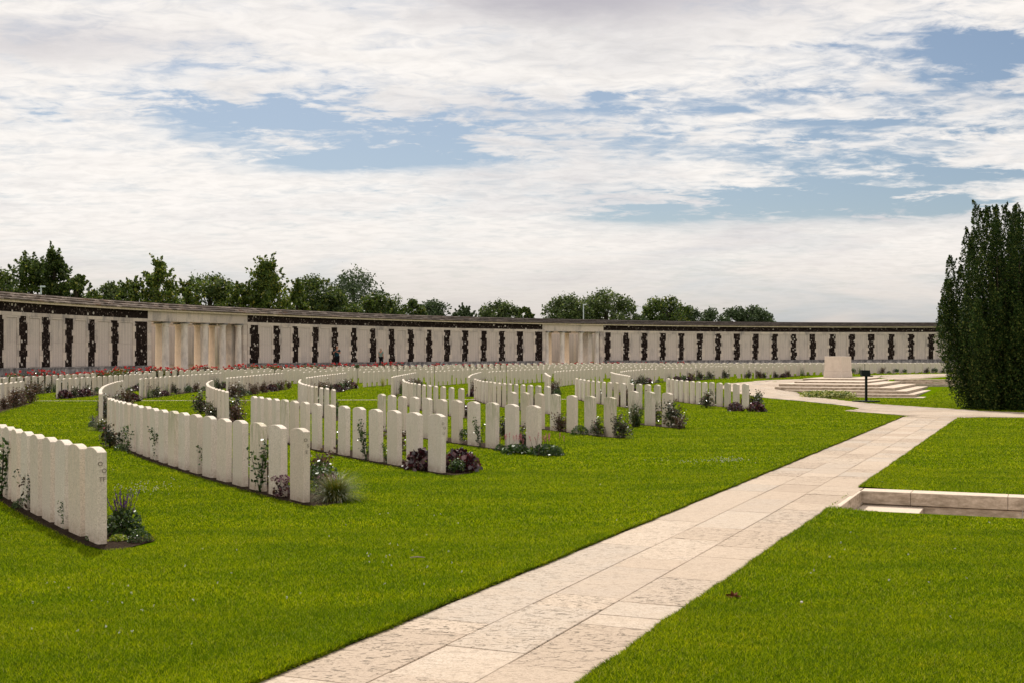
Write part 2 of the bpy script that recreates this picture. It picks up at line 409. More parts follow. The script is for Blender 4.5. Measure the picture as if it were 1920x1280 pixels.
# cross path round the platform: outline as points on the ground
outer = [gp(*p) for p in [(1660, 775.8), (1592, 770.6), (1582, 769.4), (1598, 768.0), (1608, 766.6), (1611, 764.8), (1598, 762.2), (1560, 757.2), (1500, 751), (1440, 746), (1412, 742), (1388, 738), (1368, 732.5), (1347, 726.2), (1358, 721), (1366, 718.2), (1430, 714.5), (1512, 710), (1548, 706.8)]]
far_side = [pol(47.2, p) for p in (-48, -56, -64, -72, -80)] 
back_in = [pol(41.9, p) for p in (-80, -72, -64, -56, -48, -42)]
inner = [gp(*p) for p in [(1500, 739), (1530, 744.7), (1560, 747.7), (1640, 756.8), (1700, 760.8), (1800, 767.2), (1850, 770.4), (1920, 773)]]
_pv = lambda u, v: (OX+u*UX+v*VX, OY+u*UY+v*VY)
mid_in = [_pv(-7.8, 10), _pv(-7.7, 5), _pv(-7.3, 2.2)]
ringin = [pol(43.2, p) for p in (26, 34, 42, 50)]
ringout = [pol(46.0, p) for p in (50, 42, 34, 26)]
corner_r = [gp(1920, 782.6), gp(1830, 781.8), gp(1813, 783.2)]
join = [path_pt(32.2, 1.47), path_pt(30.6, 0.0)]
RING = [gp(1707, 779.6)]+outer+far_side+back_in+[_pv(-7.9, 22), _pv(-7.9, 16)]+mid_in+inner+ringin+ringout+corner_r+[path_pt(29.4, 1.47), path_pt(29.4, 0)]

THIN0, THIN1 = (-30.0, 45.75), (2.2, 46.55)   # thin path strip centre line
BW = 1.95
def well_pt(s, t): return path_pt(s, t)
# sunken stair recess beside the path: s from S0 to S1, t from PW outward
WS1 = path_st(*gp(1615, 919))[0]
WS0 = WS1-1.95
WT0, WT1 = PW+.01, PW+9.0
WELL = [path_pt(WS0, WT0), path_pt(WS0, WT1), path_pt(WS1, WT1), path_pt(WS1, WT0)]

# ------------------------------------------------------------------ headstone layout
R_ = {1: 72.2, 2: 69.55, 3: 66.65, 4: 63.8, 5: 60.3, 6: 57.3, 7: 53.4, 8: 50.1}
BL = []                                    # block, row idx, radius, phi near end, phi far end, n
B1 = {1: (34.45, 30.5, 10), 2: (33.0, 22.95, 20), 3: (31.15, 22.85, 15), 4: (29.3, 22.65, 11), 5: (26.4, 21.8, 7), 6: (23.9, 22.3, 3)}
B2 = {1: (19.6, 5.6, 17), 2: (19.5, 4.6, 18), 3: (19.2, 4.6, 17), 4: (18.0, 3.9, 15), 5: (17.9, 4.2, 15), 6: (16.4, 4.3, 15), 7: (15.3, 4.2, 14), 8: (14.55, 5.0, 13)}
B3 = [(78.0, 1.6, -8.2, 18), (74.55, 1.7, -8.0, 18), (71.2, 1.7, -9.3, 19), (67.8, 1.2, -8.0, 18), (64.5, 1.3, -8.6, 16), (61.0, 1.1, -8.4, 14), (57.8, 1.6, -9.6, 14), (54.4, .4, -7.2, 11), (51.1, .9, -8.8, 12)]
for k, (a, b, n) in B1.items(): BL.append(('front', k, R_[k], a, b, n))
for k, (a, b, n) in B2.items(): BL.append(('middle', k, R_[k]+(.8 if k == 1 else 0), a, b, n))
for i, (r, a, b, n) in enumerate(B3): BL.append(('third', i+1, r, a, b, n))
for (a, b) in ((-11., -22.6), (-24.6, -36.6), (-38.5, -53.), (-54.8, -67.), (-69., -80)):
    for i in range(9):
        r = 51.4+i*3.4; BL.append(('far', i+1, r, a+random.uniform(-.3, .3), b, max(4, int(radians(a-b)*r/.74))))

GR = {('middle', 1): 1.3, ('middle', 2): 1.45, ('middle', 3): 1.0, ('middle', 4): .6, ('middle', 5): .1, ('middle', 6): .3, ('middle', 7): .2}
for i in range(1, 10): GR[('third', i)] = [.6, .8, 1.0, .5, .7, .5, .6, .4, .6][i-1]
def rad(key, r, a, b, ph): return r+GR.get(key, 0)*((a-ph)/(a-b))**2
def row_pos(r, a, b, n, i, key=None):
    ph = a+(b-a)*i/max(1, n-1); x, y = pol(rad(key, r, a, b, ph), ph); return x, y, ph

# ------------------------------------------------------------------ draped sheets
def drape(name, poly, mat, dz=.004, step=1.0, holes=(), parent=None, build=True):
    poly = [(float(a), float(b)) for a, b in poly]
    xs = [p[0] for p in poly]; ys = [p[1] for p in poly]
    pts = [Vector(p) for p in poly]; n = len(poly)
    edges = [(i, (i+1) % n) for i in range(n)]
    for h in holes:
        b = len(pts); pts += [Vector(p) for p in h]; edges += [(b+i, b+(i+1) % len(h)) for i in range(len(h))]
    gx, gy = np.meshgrid(np.arange(min(xs)+step/2, max(xs), step), np.arange(min(ys)+step/2, max(ys), step))
    gx = gx.ravel(); gy = gy.ravel(); ok = in_poly(gx, gy, poly)
    pts += [Vector((float(a), float(b))) for a, b in zip(gx[ok], gy[ok])]
    vs, es, fs, *_ = geometry.delaunay_2d_cdt(pts, edges, [], 0, 1e-5)
    V = np.array([(v.x, v.y) for v in vs]); T = np.array([f for f in fs if len(f) == 3])
    c = V[T].mean(1); keep = in_poly(c[:, 0], c[:, 1], poly)
    for h in holes: keep &= ~in_poly(c[:, 0], c[:, 1], h)
    T = T[keep]
    z = terrain(V[:, 0], V[:, 1])+dz
    me = np_mesh(name, np.column_stack([V, z]), T, mat, True)
    return link(name, me, parent)

def strip_poly(r0, r1, a, b, n=24):
    return [pol(r0, a+(b-a)*i/n) for i in range(n+1)]+[pol(r1, b+(a-b)*i/n) for i in range(n+1)]

def build_ground():
    # near and middle ground, triangulated with the recess cut out
    B = [(-60, -12), (70, -12), (90, 60), (95, 190), (-120, 190), (-80, 40)]
    pts = [Vector(p) for p in B]; n = len(B); edges = [(i, (i+1) % n) for i in range(n)]
    b = len(pts); pts += [Vector(p) for p in WELL]; edges += [(b+i, b+(i+1) % 4) for i in range(4)]
    gx, gy = np.meshgrid(np.arange(-60, 95, 1.3), np.arange(-12, 140, 1.3)); gx = gx.ravel(); gy = gy.ravel()
    ok = in_poly(gx, gy, B) & ((np.abs(gx) < 62) | (gy > 40))
    keepw = ~in_poly(gx, gy, WELL)
    pts += [Vector((float(a), float(c))) for a, c in zip(gx[ok & keepw], gy[ok & keepw])]
    # finer line round the edge of the terrace behind the platform
    for v in (17.5, 17.8, 18.2):
        for u in np.arange(-12, 36, 1.0): pts.append(Vector((OX+u*UX+v*VX, OY+u*UY+v*VY)))
    vs, es, fs, *_ = geometry.delaunay_2d_cdt(pts, edges, [], 0, 1e-5)
    V = np.array([(v.x, v.y) for v in vs]); T = np.array([f for f in fs if len(f) == 3])
    c = V[T].mean(1); T = T[in_poly(c[:, 0], c[:, 1], B) & ~in_poly(c[:, 0], c[:, 1], WELL)]
    z = terrain(V[:, 0], V[:, 1])
    nv = len(V)
    # skirt to the horizon
    far = [(-3500, -600), (3500, -600), (3500, 1500), (3500, 4500), (-3500, 4500), (-3500, 1500)]
    V3 = np.column_stack([V, z]); fz = [(x, y, -2.0) for x, y in far]
    V3 = np.vstack([V3, fz])
    ring = []
    for i in range(6):
        j = (i+1) % 6; ring += [(i, nv+i, nv+j), (i, nv+j, j)]
    T = np.vstack([T, np.array(ring)])
    me = np_mesh('lawn', V3, T, M['lawn'], True)
    bm = bmesh.new(); bm.from_mesh(me); bmesh.ops.recalc_face_normals(bm, faces=bm.faces)
    if sum(f.normal.z for f in bm.faces) < 0: bmesh.ops.reverse_faces(bm, faces=bm.faces)
    bm.to_mesh(me); bm.free()
    tag(link('lawn', me), kind='structure')
build_ground()

# ------------------------------------------------------------------ paths
def slabs_main():
    base = drape('path_bed', [path_pt(-10, -.02), path_pt(-10, PW), path_pt(29.4, PW), path_pt(29.4, -.02)], M['joint'], .004, 1.0)
    tag(base, kind='structure')
    mb = MB(); g = .0045
    cols = [(0.0, .482), (.482, .945), (.945, PW)]
    def s_of(x, y): return path_st(*gp(x, y))[0]
    mids = sorted([s_of(722, 1265), s_of(840, 1213.7), s_of(996, 1136), s_of(1047, 1115), s_of(1150, 1064), s_of(1184, 1047), s_of(1268, 1011), s_of(1302, 989), s_of(1365, 959.2), s_of(1417, 936), s_of(1452, 922), s_of(1477, 909)])
    lefts = sorted([s_of(530, 1271), s_of(745, 1180), s_of(820, 1180)+.2, s_of(1130, 1021), s_of(1215, 975), s_of(1355, 920)])
    for ci, (t0, t1) in enumerate(cols):
        js = [-10.0]; known = {0: lefts, 1: mids, 2: []}[ci]
        while js[-1] < 29.4:
            nx = [q for q in known if q > js[-1]+.12]
            step = random.choice([.32, .45, .55, .62, .7, .85, 1.0])*random.uniform(.9, 1.1)
            if nx and (nx[0] < js[-1]+step*1.15 or js[-1]+.15 > known[0]) and js[-1] >= (known[0]-1.2): js.append(nx[0])
            else: js.append(js[-1]+step)
        js[-1] = 29.4
        for a, b in zip(js[:-1], js[1:]):
            if b-a < .03: continue
            z = .014+random.uniform(-.002, .002)
            q = [path_pt(a+g/2, t0+g/2), path_pt(a+g/2, t1-g/2), path_pt(b-g/2, t1-g/2), path_pt(b-g/2, t0+g/2)]
            j = [random.uniform(-.0012, .0012) for _ in range(4)]
            e = .004
            qi = [path_pt(a+g/2+e, t0+g/2+e), path_pt(a+g/2+e, t1-g/2-e), path_pt(b-g/2-e, t1-g/2-e), path_pt(b-g/2-e, t0+g/2+e)]
            zz = [tz(*p) for p in q]
            vs = [(*p, h+.002) for p, h in zip(q, zz)]+[(*p, h+z-.004) for p, h in zip(q, zz)]+[(*p, h+z+d) for p, h, d in zip(qi, zz, j)]
            fs = [(8, 9, 10, 11)]
            for k in range(4):
                l = (k+1) % 4; fs += [(k, l, 4+l, 4+k), (4+k, 4+l, 8+l, 8+k)]
            mb.add(vs, fs)
    o = mb.build('path', M['slab']); tag(o, kind='structure')
slabs_main()

def lawn_edges():
    rnd = random.Random(21)
    for side in (0, 1):
        V = []; Fc = []; s = -9.5; n = 0
        while s < (29.8 if side == 0 else 29.0):
            if side == 1 and WS0-.12 < s < WS1+.16: 
                s += .06; n = 0; continue
            wob = .016*sin(s*2.1)+.014*sin(s*5.3+1)+.010*sin(s*11+2)+rnd.uniform(-.006, .006)
            if side == 0: ts = [wob*.35-.004, wob*.35-.012, -.12, -.5]
            else: ts = [PW-.055+wob*.35, PW-.045+wob*.35, PW+.12, PW+.5]
            for t, z in zip(ts, (.006, .030, .030, .001)):
                x, y = path_pt(s, t); V.append((x, y, tz(x, y)+z))
            if n:
                b = len(V)-8
                for q in range(3):
                    f = (b+q, b+q+1, b+q+5, b+q+4); Fc.append(f if side else f[::-1])
            n += 1; s += .06
        me = np_mesh('lawn_edge', np.array(V), np.array(Fc), [M['lawn'], M['soil']], True, [1 if i % 3 == 0 else 0 for i in range(len(Fc))])
        tag(link('lawn_edge', me), kind='structure')
lawn_edges()

def slabs_ring():
    tag(drape('ring_path_bed', RING, M['joint'], .006, .9), kind='structure')
    # paving pieces laid in arcs, clipped to the outline
    mb = MB(); g = .012
    rs = np.arange(42.4, 51.6, .62)
    for r0 in rs:
        ph = -82.0+random.random()
        while ph < 52:
            w = degrees(random.choice([.7, .95, 1.2, 1.4])/r0)
            gr = degrees(g/r0)
            cell = [pol(r0+g, ph+gr), pol(r0+g, ph+w), pol(r0+.62, ph+w), pol(r0+.62, ph+gr)]
            ph += w
            cc = np.array(cell); ins = in_poly(cc[:, 0], cc[:, 1], RING)
            if ins.all(): poly = cell
            elif ins.any():
                poly = clip(cell, RING)
                if len(poly) < 3: continue
            else: continue
            mb.add([(x, y, tz(x, y)+.016) for x, y in poly], [tuple(range(len(poly)))])
    me = mb.mesh('ring_path', M['slab'])
    bm = bmesh.new(); bm.from_mesh(me)
    bmesh.ops.recalc_face_normals(bm, faces=bm.faces)
    for f in bm.faces:
        if f.normal.z < 0: f.normal_flip()
    bm.to_mesh(me); bm.free()
    tag(link('ring_path', me), kind='structure')

def clip(cell, poly):
    """move outside corners of a small convex cell onto the outline"""
    cx = sum(p[0] for p in cell)/4; cy = sum(p[1] for p in cell)/4
    cc = np.array(cell); ins = in_poly(cc[:, 0], cc[:, 1], poly)
    anchor = cc[ins].mean(0)
    out = []
    for p, i in zip(cell, ins):
        if i: out.append(tuple(p)); continue
        a = np.array(anchor); b = np.array(p)
        for _ in range(14):
            m = (a+b)/2
            if in_poly(np.array([m[0]]), np.array([m[1]]), poly)[0]: a = m
            else: b = m
        out.append((float(a[0]), float(a[1])))
    q = []
    for p in out:
        if not q or hypot(p[0]-q[-1][0], p[1]-q[-1][1]) > .01: q.append(p)
    if len(q) > 2 and hypot(q[0][0]-q[-1][0], q[0][1]-q[-1][1]) < .01: q.pop()
    return q
slabs_ring()

# thin cross path of one slab's width, running out from the plan centre
def thin():
    a = Vector(THIN0); b = Vector(THIN1); d = (b-a).normalized(); n = Vector((-d.y, d.x))
    L = (b-a).length; mb = MB(); s = 0
    while s < L:
        w = random.uniform(.8, 1.2); p = [a+d*(s+.008)-n*.15, a+d*min(s+w, L)-n*.15, a+d*min(s+w, L)+n*.15, a+d*(s+.008)+n*.15]
        mb.add([(q.x, q.y, tz(q.x, q.y)+.012) for q in p], [(0, 1, 2, 3)]); s += w
    tag(mb.build('cross_path', M['slab']), kind='structure')
thin()

# ------------------------------------------------------------------ sunken stair recess beside the path
def recess():
    root = empty('retaining_wall', (0, 0, 0))
    tag(root, 'low stone retaining wall of pale blocks along the sunken steps right of the path', 'wall')
    mb = MB()
    def blk(m, s0, s1, t0, t1, z0, z1):
        p = [path_pt(s0, t0), path_pt(s0, t1), path_pt(s1, t1), path_pt(s1, t0)]
        m.hexa([(*q, z0) for q in p]+[(*q, z1) for q in p])
    # coping course and lower course on the far side
    t = WT0-.005; js = [0, .56, 1.60, 3.0, 4.3, 5.6, 7.2, 9.0]
    for a, b in zip(js[:-1], js[1:]):
        blk(mb, WS1-.16, WS1+.16, t+a+.004, t+b, -.13, .016)
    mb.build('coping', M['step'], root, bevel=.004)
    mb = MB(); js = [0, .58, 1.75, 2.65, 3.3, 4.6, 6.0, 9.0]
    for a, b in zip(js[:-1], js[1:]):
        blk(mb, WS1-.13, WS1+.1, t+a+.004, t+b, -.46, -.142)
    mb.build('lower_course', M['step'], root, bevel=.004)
    root = empty('path_edge_kerb', (0, 0, 0)); tag(root, 'deep stone kerb where the path edge drops to the sunken steps', 'kerb')
    mb = MB(); js = [WS0-.05, WS0+.8, WS1-.5, WS1-.165]
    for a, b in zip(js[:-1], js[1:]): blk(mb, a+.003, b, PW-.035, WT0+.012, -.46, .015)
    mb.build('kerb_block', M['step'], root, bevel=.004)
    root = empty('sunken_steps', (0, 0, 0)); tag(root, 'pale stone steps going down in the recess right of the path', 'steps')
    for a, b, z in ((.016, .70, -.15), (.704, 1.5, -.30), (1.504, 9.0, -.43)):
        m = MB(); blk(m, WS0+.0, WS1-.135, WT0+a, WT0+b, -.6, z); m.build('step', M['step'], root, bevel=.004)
    mb = MB(); blk(mb, WS0-.12, WS0-.003, WT0+.016, WT0+9, -.6, -.02)
    o = mb.build('near_kerb', M['step']); tag(o, 'low near kerb hidden along the lawn edge of the sunken steps', 'kerb')
recess()

# ------------------------------------------------------------------ stepped platform and stone of remembrance
def puv(u, v): return (OX+u*UX+v*VX, OY+u*UY+v*VY)
def platform():
    root = empty('stone_platform', (*puv(-5, 10), 0)); tag(root, 'broad platform of pale stone steps carrying the large memorial stone', 'steps')
    L0 = root.location
    def ublk(m, u0, u1, v0, v1, z0, z1):
        p = [puv(u0, v0), puv(u1, v0), puv(u1, v1), puv(u0, v1)]
        m.hexa([(q[0]-L0.x, q[1]-L0.y, z0) for q in p]+[(q[0]-L0.x, q[1]-L0.y, z1) for q in p])
    lv = [(0, -6.6, 0, 14.6, -.41), (-.5, -6.9, .45, 15, -.26), (-1.0, -7.7, 1.45, 15.4, -.11), (-1.75, -8.4, 2.5, 15.8, .04), (-2.8, -8.45, 3.95, 16.4, .19), (-3.9, -8.1, 7.0, 19, .29), (-4.7, -8.6, 12.6, 23, .39)]
    h = [.11, .15, .15, .15, .15, .10, .10]
    for i, (u1, u0, v0, v1, z) in enumerate(lv):
        m = MB(); g = .008
        # nosing course of long blocks along the front and the right side, then the tread behind
        x = u1
        w0 = .42
        while x > u0+.3:
            w = random.choice([1.2, 1.5, 1.8, 2.1]); x2 = max(u0, x-w)
            ublk(m, x2+g, x, v0, v0+w0, z-h[i], z); x = x2
        y = v0+w0+g
        while y < v1-.3:
            w = random.choice([1.2, 1.5, 1.8, 2.1]); y2 = min(v1, y+w)
            ublk(m, u1-w0, u1, y, y2-g, z-h[i], z); y = y2
        ublk(m, u0, u1-w0-g, v0+w0+g, v1, z-h[i], z-.001)
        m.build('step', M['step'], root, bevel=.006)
    # body under the steps
    m = MB()
    for i, (u1, u0, v0, v1, z) in enumerate(lv): ublk(m, u0+.02, u1-.02, v0+.02, v1-.02, (-.8 if i < 3 else lv[i-1][4]-.05), z-h[i]-.004 if h[i] < .2 else z)
    m.build('core', M['step'], root)
    # low flight behind, forming the edge of the upper path
    r2 = empty('low_steps', (*puv(6, 18), 0)); L1 = r2.location
    tag(r2, 'low flight of three long pale steps between the lawn and the path behind', 'steps')
    for i, (v, z) in enumerate(((17.3, -.09), (17.65, .06), (18.0, .20))):
        m = MB(); x = -3.4
        while x < 34:
            w = random.choice([1.3, 1.7, 2.1, 2.6]); x2 = min(34, x+w)
            q = [puv(x+.008, v), puv(x2, v), puv(x2, v+.6 if i == 2 else v+.4), puv(x+.008, v+.6 if i == 2 else v+.4)]
            m.hexa([(a[0]-L1.x, a[1]-L1.y, -.5) for a in q]+[(a[0]-L1.x, a[1]-L1.y, z+.1) for a in q]); x = x2
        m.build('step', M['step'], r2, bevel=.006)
    # memorial stone
    m = MB(); bx, by = puv(-8.0, 17.2); a = AX
    w, l = 1.26, 4.9
    st = empty('memorial_stone', (bx, by, .39), -a); tag(st, 'large pale altar-like memorial stone standing on top of the stepped platform', 'memorial stone')
    def tap(m, x0, x1, y0, y1, z0, z1, t):
        m.hexa([(x0, y0, z0), (x1, y0, z0), (x1, y1, z0), (x0, y1, z0), (x0+t, y0+t, z1), (x1-t, y0+t, z1), (x1-t, y1-t, z1), (x0+t, y1-t, z1)])
    tap(m, 0, w, 0, l, 0, .42, .015); m.build('base_course', M['memstone'], st, bevel=.015)
    m = MB(); tap(m, .05, w-.05, .05, l-.05, .42, 1.47, .018); m.build('block', M['memstone'], st, bevel=.015)
platform()

# ------------------------------------------------------------------ memorial wall
WX = [0, 247, 487, 875, 1147, 1500, 1775]; WYb = [689.6, 685.0, 680.3, 677.0, 675.2, 674.0, 672.8]
_ph = []; _z = []
for x, y in zip(WX, WYb):
    p, D = ray_phi(x, 84.0); _ph.append(p); _z.append(EYE-(y-HY)*D/F)
_o = np.argsort(_ph); _ph = np.array(_ph)[_o]; _z = np.array(_z)[_o]
def zb(p): return float(np.interp(p, _ph, _z))
def up(h): return lambda p: zb(p)+h
RW = 84.0
LEFT = [-48, -3, 41.9, 84.4, 128, 171, 214, 263]
MID = [476, 518, 553.8, 590.2, 627, 663, 698.5, 734, 769.6, 804, 837.7, 871.4, 906, 940.4, 974, 1009.6]
RIGHT = [1138.5, 1173.5, 1207.5, 1242, 1277, 1311.6, 1346, 1381, 1416, 1452, 1488, 1523.5, 1560, 1596.5, 1633, 1670.5, 1708, 1745, 1783, 1822, 1862, 1904, 1948, 1994]
def X2P(x): return ray_phi(x, RW)[0]
P_LEFT0 = 14.0
P_A, P_B = X2P(276), X2P(463)
P_C, P_D = X2P(1016.5), X2P(1131)
P_END = X2P(1994)-3

def uv_arc(me, r, p0, p1, z0):
    uv = me.uv_layers.new(name='UVMap')
    for l in me.loops:
        c = me.vertices[l.vertex_index].co
        p = degrees(atan2(CY-c.y, CX-c.x))
        uv.data[l.index].uv = ((p0-p)/(p0-p1), (c.z-zb(p))/2.8)

def roof(parent, p0, p1, name='roof'):
    m = MB()
    courses = [(83.62, 84.02, 3.71, 3.78, .09), (83.92, 84.32, 3.86, 3.93, .09), (84.20, 84.62, 4.01, 4.08, .09)]
    for (r0, r1, z0, z1, th) in courses:
        p = p0
        while p > p1+.05:
            w = degrees(random.uniform(.42, .62)/RW); q = max(p1, p-w)
            dz = random.uniform(-.008, .008)
            arcbox(m, r0, r1, p, q+.012, up(z0-th+dz), up(z0+dz), 0, 2, up(z1+dz)); p = q
    arcbox(m, 84.50, 84.95, p0, p1, up(3.9), up(4.10), 0, 1)
    arcbox(m, 84.90, 86.0, p0, p1, up(3.4), up(4.02), 0, 1, up(3.55))
    m.build(name, M['roof'], parent)

def wall_section(name, label, p0, p1, strips, widths=None, gapends=True):
    root = empty(name, (0, 0, 0)); tag(root, label, 'wall', 'curved memorial walls')
    m = MB(); arcbox(m, RW, RW+.9, p0, p1, up(-1.5), up(3.55)); m.build('wall_body', M['ashlar'], root)
    m = MB(); arcbox(m, RW-.38, RW, p0, p1, up(-.46), up(-.01)); arcbox(m, RW-.43, RW-.36, p0, p1, up(-.06), up(.0)); m.build('plinth', M['plinth'], root)
    # lintel course of single stones
    m = MB(); p = p0
    while p > p1+.02:
        q = max(p1, p-degrees(random.uniform(.8, 1.3)/RW)); arcbox(m, RW-.06, RW, p, q+.006, up(2.80), up(3.0)); p = q
    m.build('lintel_course', M['ashlar'], root)
    m = MB(); arcbox(m, RW-.045, RW, p0, p1, up(3.0), up(3.5)); m.build('flint_band', M['flint'], root)
    m = MB(); arcbox(m, RW-.28, RW, p0, p1, up(3.51), up(3.62)); m.build('cornice', M['cornice'], root)
    roof(root, p0, p1)
    sp = []
    for i, x in enumerate(strips):
        hw = widths[i] if widths else .36
        sp.append((X2P(x), hw+.05))
    for ph, hw in sp:
        d = degrees(hw/RW)
        a, b = min(ph+d, p0-.01), max(ph-d, p1+.01)
        m = MB(); arcbox(m, RW-.045, RW, a, b, up(0.0), up(2.80)); m.build('flint_strip', M['flint'], root)
        # toothed quoins either side
        m = MB(); z = 0.0; k = 0
        while z < 2.78:
            h = random.uniform(.26, .46); z1 = min(2.80, z+h)
            t = .13 if k % 2 else 0.0; k += random.choice([1, 1, 1, 2])
            dd = degrees(t/RW); w = degrees(.2/RW)
            if a < p0-.05: arcbox(m, RW-.06, RW, min(p0, a+w), a-dd, up(z+.004), up(z1-.004))
            t = .13 if (k+random.choice([0, 0, 1])) % 2 else 0.0; dd = degrees(t/RW)
            if b > p1+.05: arcbox(m, RW-.06, RW, b+dd, max(p1, b-w), up(z+.004), up(z1-.004))
            z = z1
        m.build('quoin_stones', M['ashlar'], root)
    for (ph, hw), (ph2, hw2) in zip(sp[:-1], sp[1:]):
        a = ph-degrees((hw+.22)/RW); b = ph2+degrees((hw2+.22)/RW)
        if a-b < .3: continue
        for z0, z1 in ((.03, 1.36), (1.366, 2.66)):
            pass
        m = MB(); arcbox(m, RW-.04, RW, a, b, up(.03), up(1.36)); arcbox(m, RW-.04, RW, a, b, up(1.372), up(2.68))
        me = m.mesh('name_panel', M['panel']); uv_arc(me, RW, a, b, 0); link('name_panel', me, root)
        m = MB(); arcbox(m, RW-.075, RW, a+.02, b-.02, up(2.69), up(2.79)); m.build('panel_cap', M['ashlar'], root)
    return root

wd = [.36]*len(LEFT); wd[-1] = .62
wall_section('memorial_wall', 'curved memorial wall section left of the first colonnade, pale panels between dark flint strips', P_LEFT0, P_A, LEFT, wd)
wd = [.36]*len(MID); wd[0] = .52; wd[-1] = .42
wall_section('memorial_wall', 'middle section of curved memorial wall between the two colonnades, behind the two people', P_B, P_C, MID, wd)
wd = [.36]*len(RIGHT)
wall_section('memorial_wall', 'long right section of curved memorial wall, running behind the large memorial stone', P_D, P_END, RIGHT, wd)

def colonnade(label, p0, p1, fronts, rears, pier_p, side_d, rx0, rx1):
    root = empty('colonnade', (0, 0, 0)); tag(root, label, 'colonnade', 'colonnades in the memorial wall')
    dep = 1.75
    m = MB(); p = p0
    cut = [p0, p0-(p0-p1)*.28, p0-(p0-p1)*.62, p1]
    for a, b in zip(cut[:-1], cut[1:]): arcbox(m, RW-.06, RW+.55, a, b+.01, up(2.86), up(3.508))
    m.build('entablature', M['ashlar'], root)
    m = MB(); arcbox(m, RW+dep-.2, RW+dep+.4, p0, p1, up(2.86), up(3.47)); m.build('rear_beam', M['cornice'], root)
    m = MB(); arcbox(m, RW-.28, RW+.5, p0, p1, up(3.51), up(3.62)); m.build('cornice', M['cornice'], root)
    roof(root, p0, p1)
    m = MB(); arcbox(m, RW-.5, RW+7.5, p0+1, p1-.5, up(-1.4), up(-.452)); m.build('floor_paving', M['terrace'], root)
    def colm(ph, r, mat='column'):
        x, y = pol(r, ph); b = zb(ph)-.45; top = zb(ph)+2.86
        m = MB(); H = top-b
        prof = [(.27, 0), (.27, .10), (.235, .14), (.235, .9), (.228, 1.6), (.205, H-.38), (.205, H-.34), (.22, H-.33), (.22, H-.30), (.205, H-.29), (.205, H-.24), (.29, H-.13), (.29, H-.10)]
        m.lathe(prof, 0, 0, 22); 
        me = m.mesh('column', M[mat], smooth=True)
        o = link('column', me, root, (x, y, b)); 
        m = MB(); m.box(-.31, .31, -.31, .31, H-.10, H); m.build('abacus', M['plinth'], o, rz=radians(-ph))
    for x in fronts: colm(ray_phi(x, RW+.25)[0], RW+.25)
    for x in rears: colm(ray_phi(x, RW+dep)[0], RW+dep, 'sunlitcol')
    # piers at both ends reaching back
    for a, b in ((p0, p0-degrees(.42/RW)), (p1+degrees(.42/RW), p1)):
        m = MB(); z = -.45
        while z < 2.85:
            z1 = min(2.86, z+.36); arcbox(m, RW-.02, RW+.62, a, b, up(z+.004), up(z1-.003)); z = z1
        m.build('pier', M['ashlar'], root)
    m = MB(); z = -.45
    a = pier_p
    while z < 2.85:
        z1 = min(2.86, z+.36); q = 0
        arcbox(m, RW+.7, RW+side_d, a, a-degrees(.5/RW), up(z+.004), up(z1-.003))
        z = z1
    m.build('side_wall', M['column'], root)
    # open-air exedra wall behind with its own panels and lighter lintel
    q0, q1 = ray_phi(rx0, RW+6.2)[0], ray_phi(rx1, RW+6.2)[0]
    m = MB(); arcbox(m, RW+6.2, RW+6.8, q0, q1, up(-.6), up(3.3)); m.build('rear_wall', M['memstone'], root)
    m = MB(); arcbox(m, RW+6.05, RW+6.9, q0, q1, up(2.95), up(3.4)); m.build('rear_lintel', M['memstone'], root)
    n = 5
    for i in range(n):
        a = q0-.1-(q0-q1)*i/n; b = q0-.1-(q0-q1)*(i+.8)/n
        m = MB(); arcbox(m, RW+6.14, RW+6.2, a, b, up(-.1), up(2.7)); me = m.mesh('name_panel', M['panel']); uv_arc(me, RW, a, b, 0); link('name_panel', me, root)
    return root

colonnade('left colonnade with warm sunlit-toned rear columns opening through the curved memorial wall', P_A, P_B, [310.6, 346, 384, 417.5, 447], [297.5, 334, 370, 397], P_B+degrees(.9/RW), 1.35, 262, 440)
colonnade('smaller central colonnade with fewer grey columns opening through the curved memorial wall', P_C, P_D, [1024.5, 1054, 1088.5, 1119], [1030, 1063], P_D+degrees(1.35/RW), 2.3, 1008, 1124)

m = MB(); arcbox(m, 81.3, 83.62, P_LEFT0, P_END, -.6, up(-.45)); tag(m.build('terrace', M['terrace']), kind='structure')

# ------------------------------------------------------------------ soil beds along each row
def beds():
    polys = []
    mats = M['soil']
    mbV = []; mbT = []; off = 0
    for (blk, k, r, a, b, n) in BL:
        if blk == 'far' and k > 1: continue
        e = degrees(.55/r); e2 = degrees(.3/r)
        N = max(6, int(radians(abs(a-b))*r/.25))
        inn = []; out = []
        for i in range(N+1):
            ph = a+e+(b-e2-a-e)*i/N
            t = min(i, N-i)/2.5; f = 1 if t >= 1 else sqrt(max(0, 1-(1-t)**2))
            wl = (.155 if blk == 'front' else .15)*(f*.6+.4)+random.uniform(-.02, .02)
            wr = .48*f+.05+random.uniform(-.03, .03)
            rq = rad((blk, k), r, a, b, ph); out.append(pol(rq+wl, ph)); inn.append(pol(rq-wr, ph))
        V = inn+out; base = off
        for x, y in V: mbV.append((x, y, tz(x, y)+.008))
        for i in range(N): mbT.append((base+i, base+i+1, base+N+1+i+1, base+N+1+i))
        off += len(V)
    me = np_mesh('soil_beds', np.array(mbV), np.array(mbT), mats, True)
    bm = bmesh.new(); bm.from_mesh(me)
    for f in bm.faces:
        f.normal_update()
        if f.normal.z < 0: f.normal_flip()
    bm.to_mesh(me); bm.free()
    tag(link('soil_beds', me), kind='structure')
    return
beds()

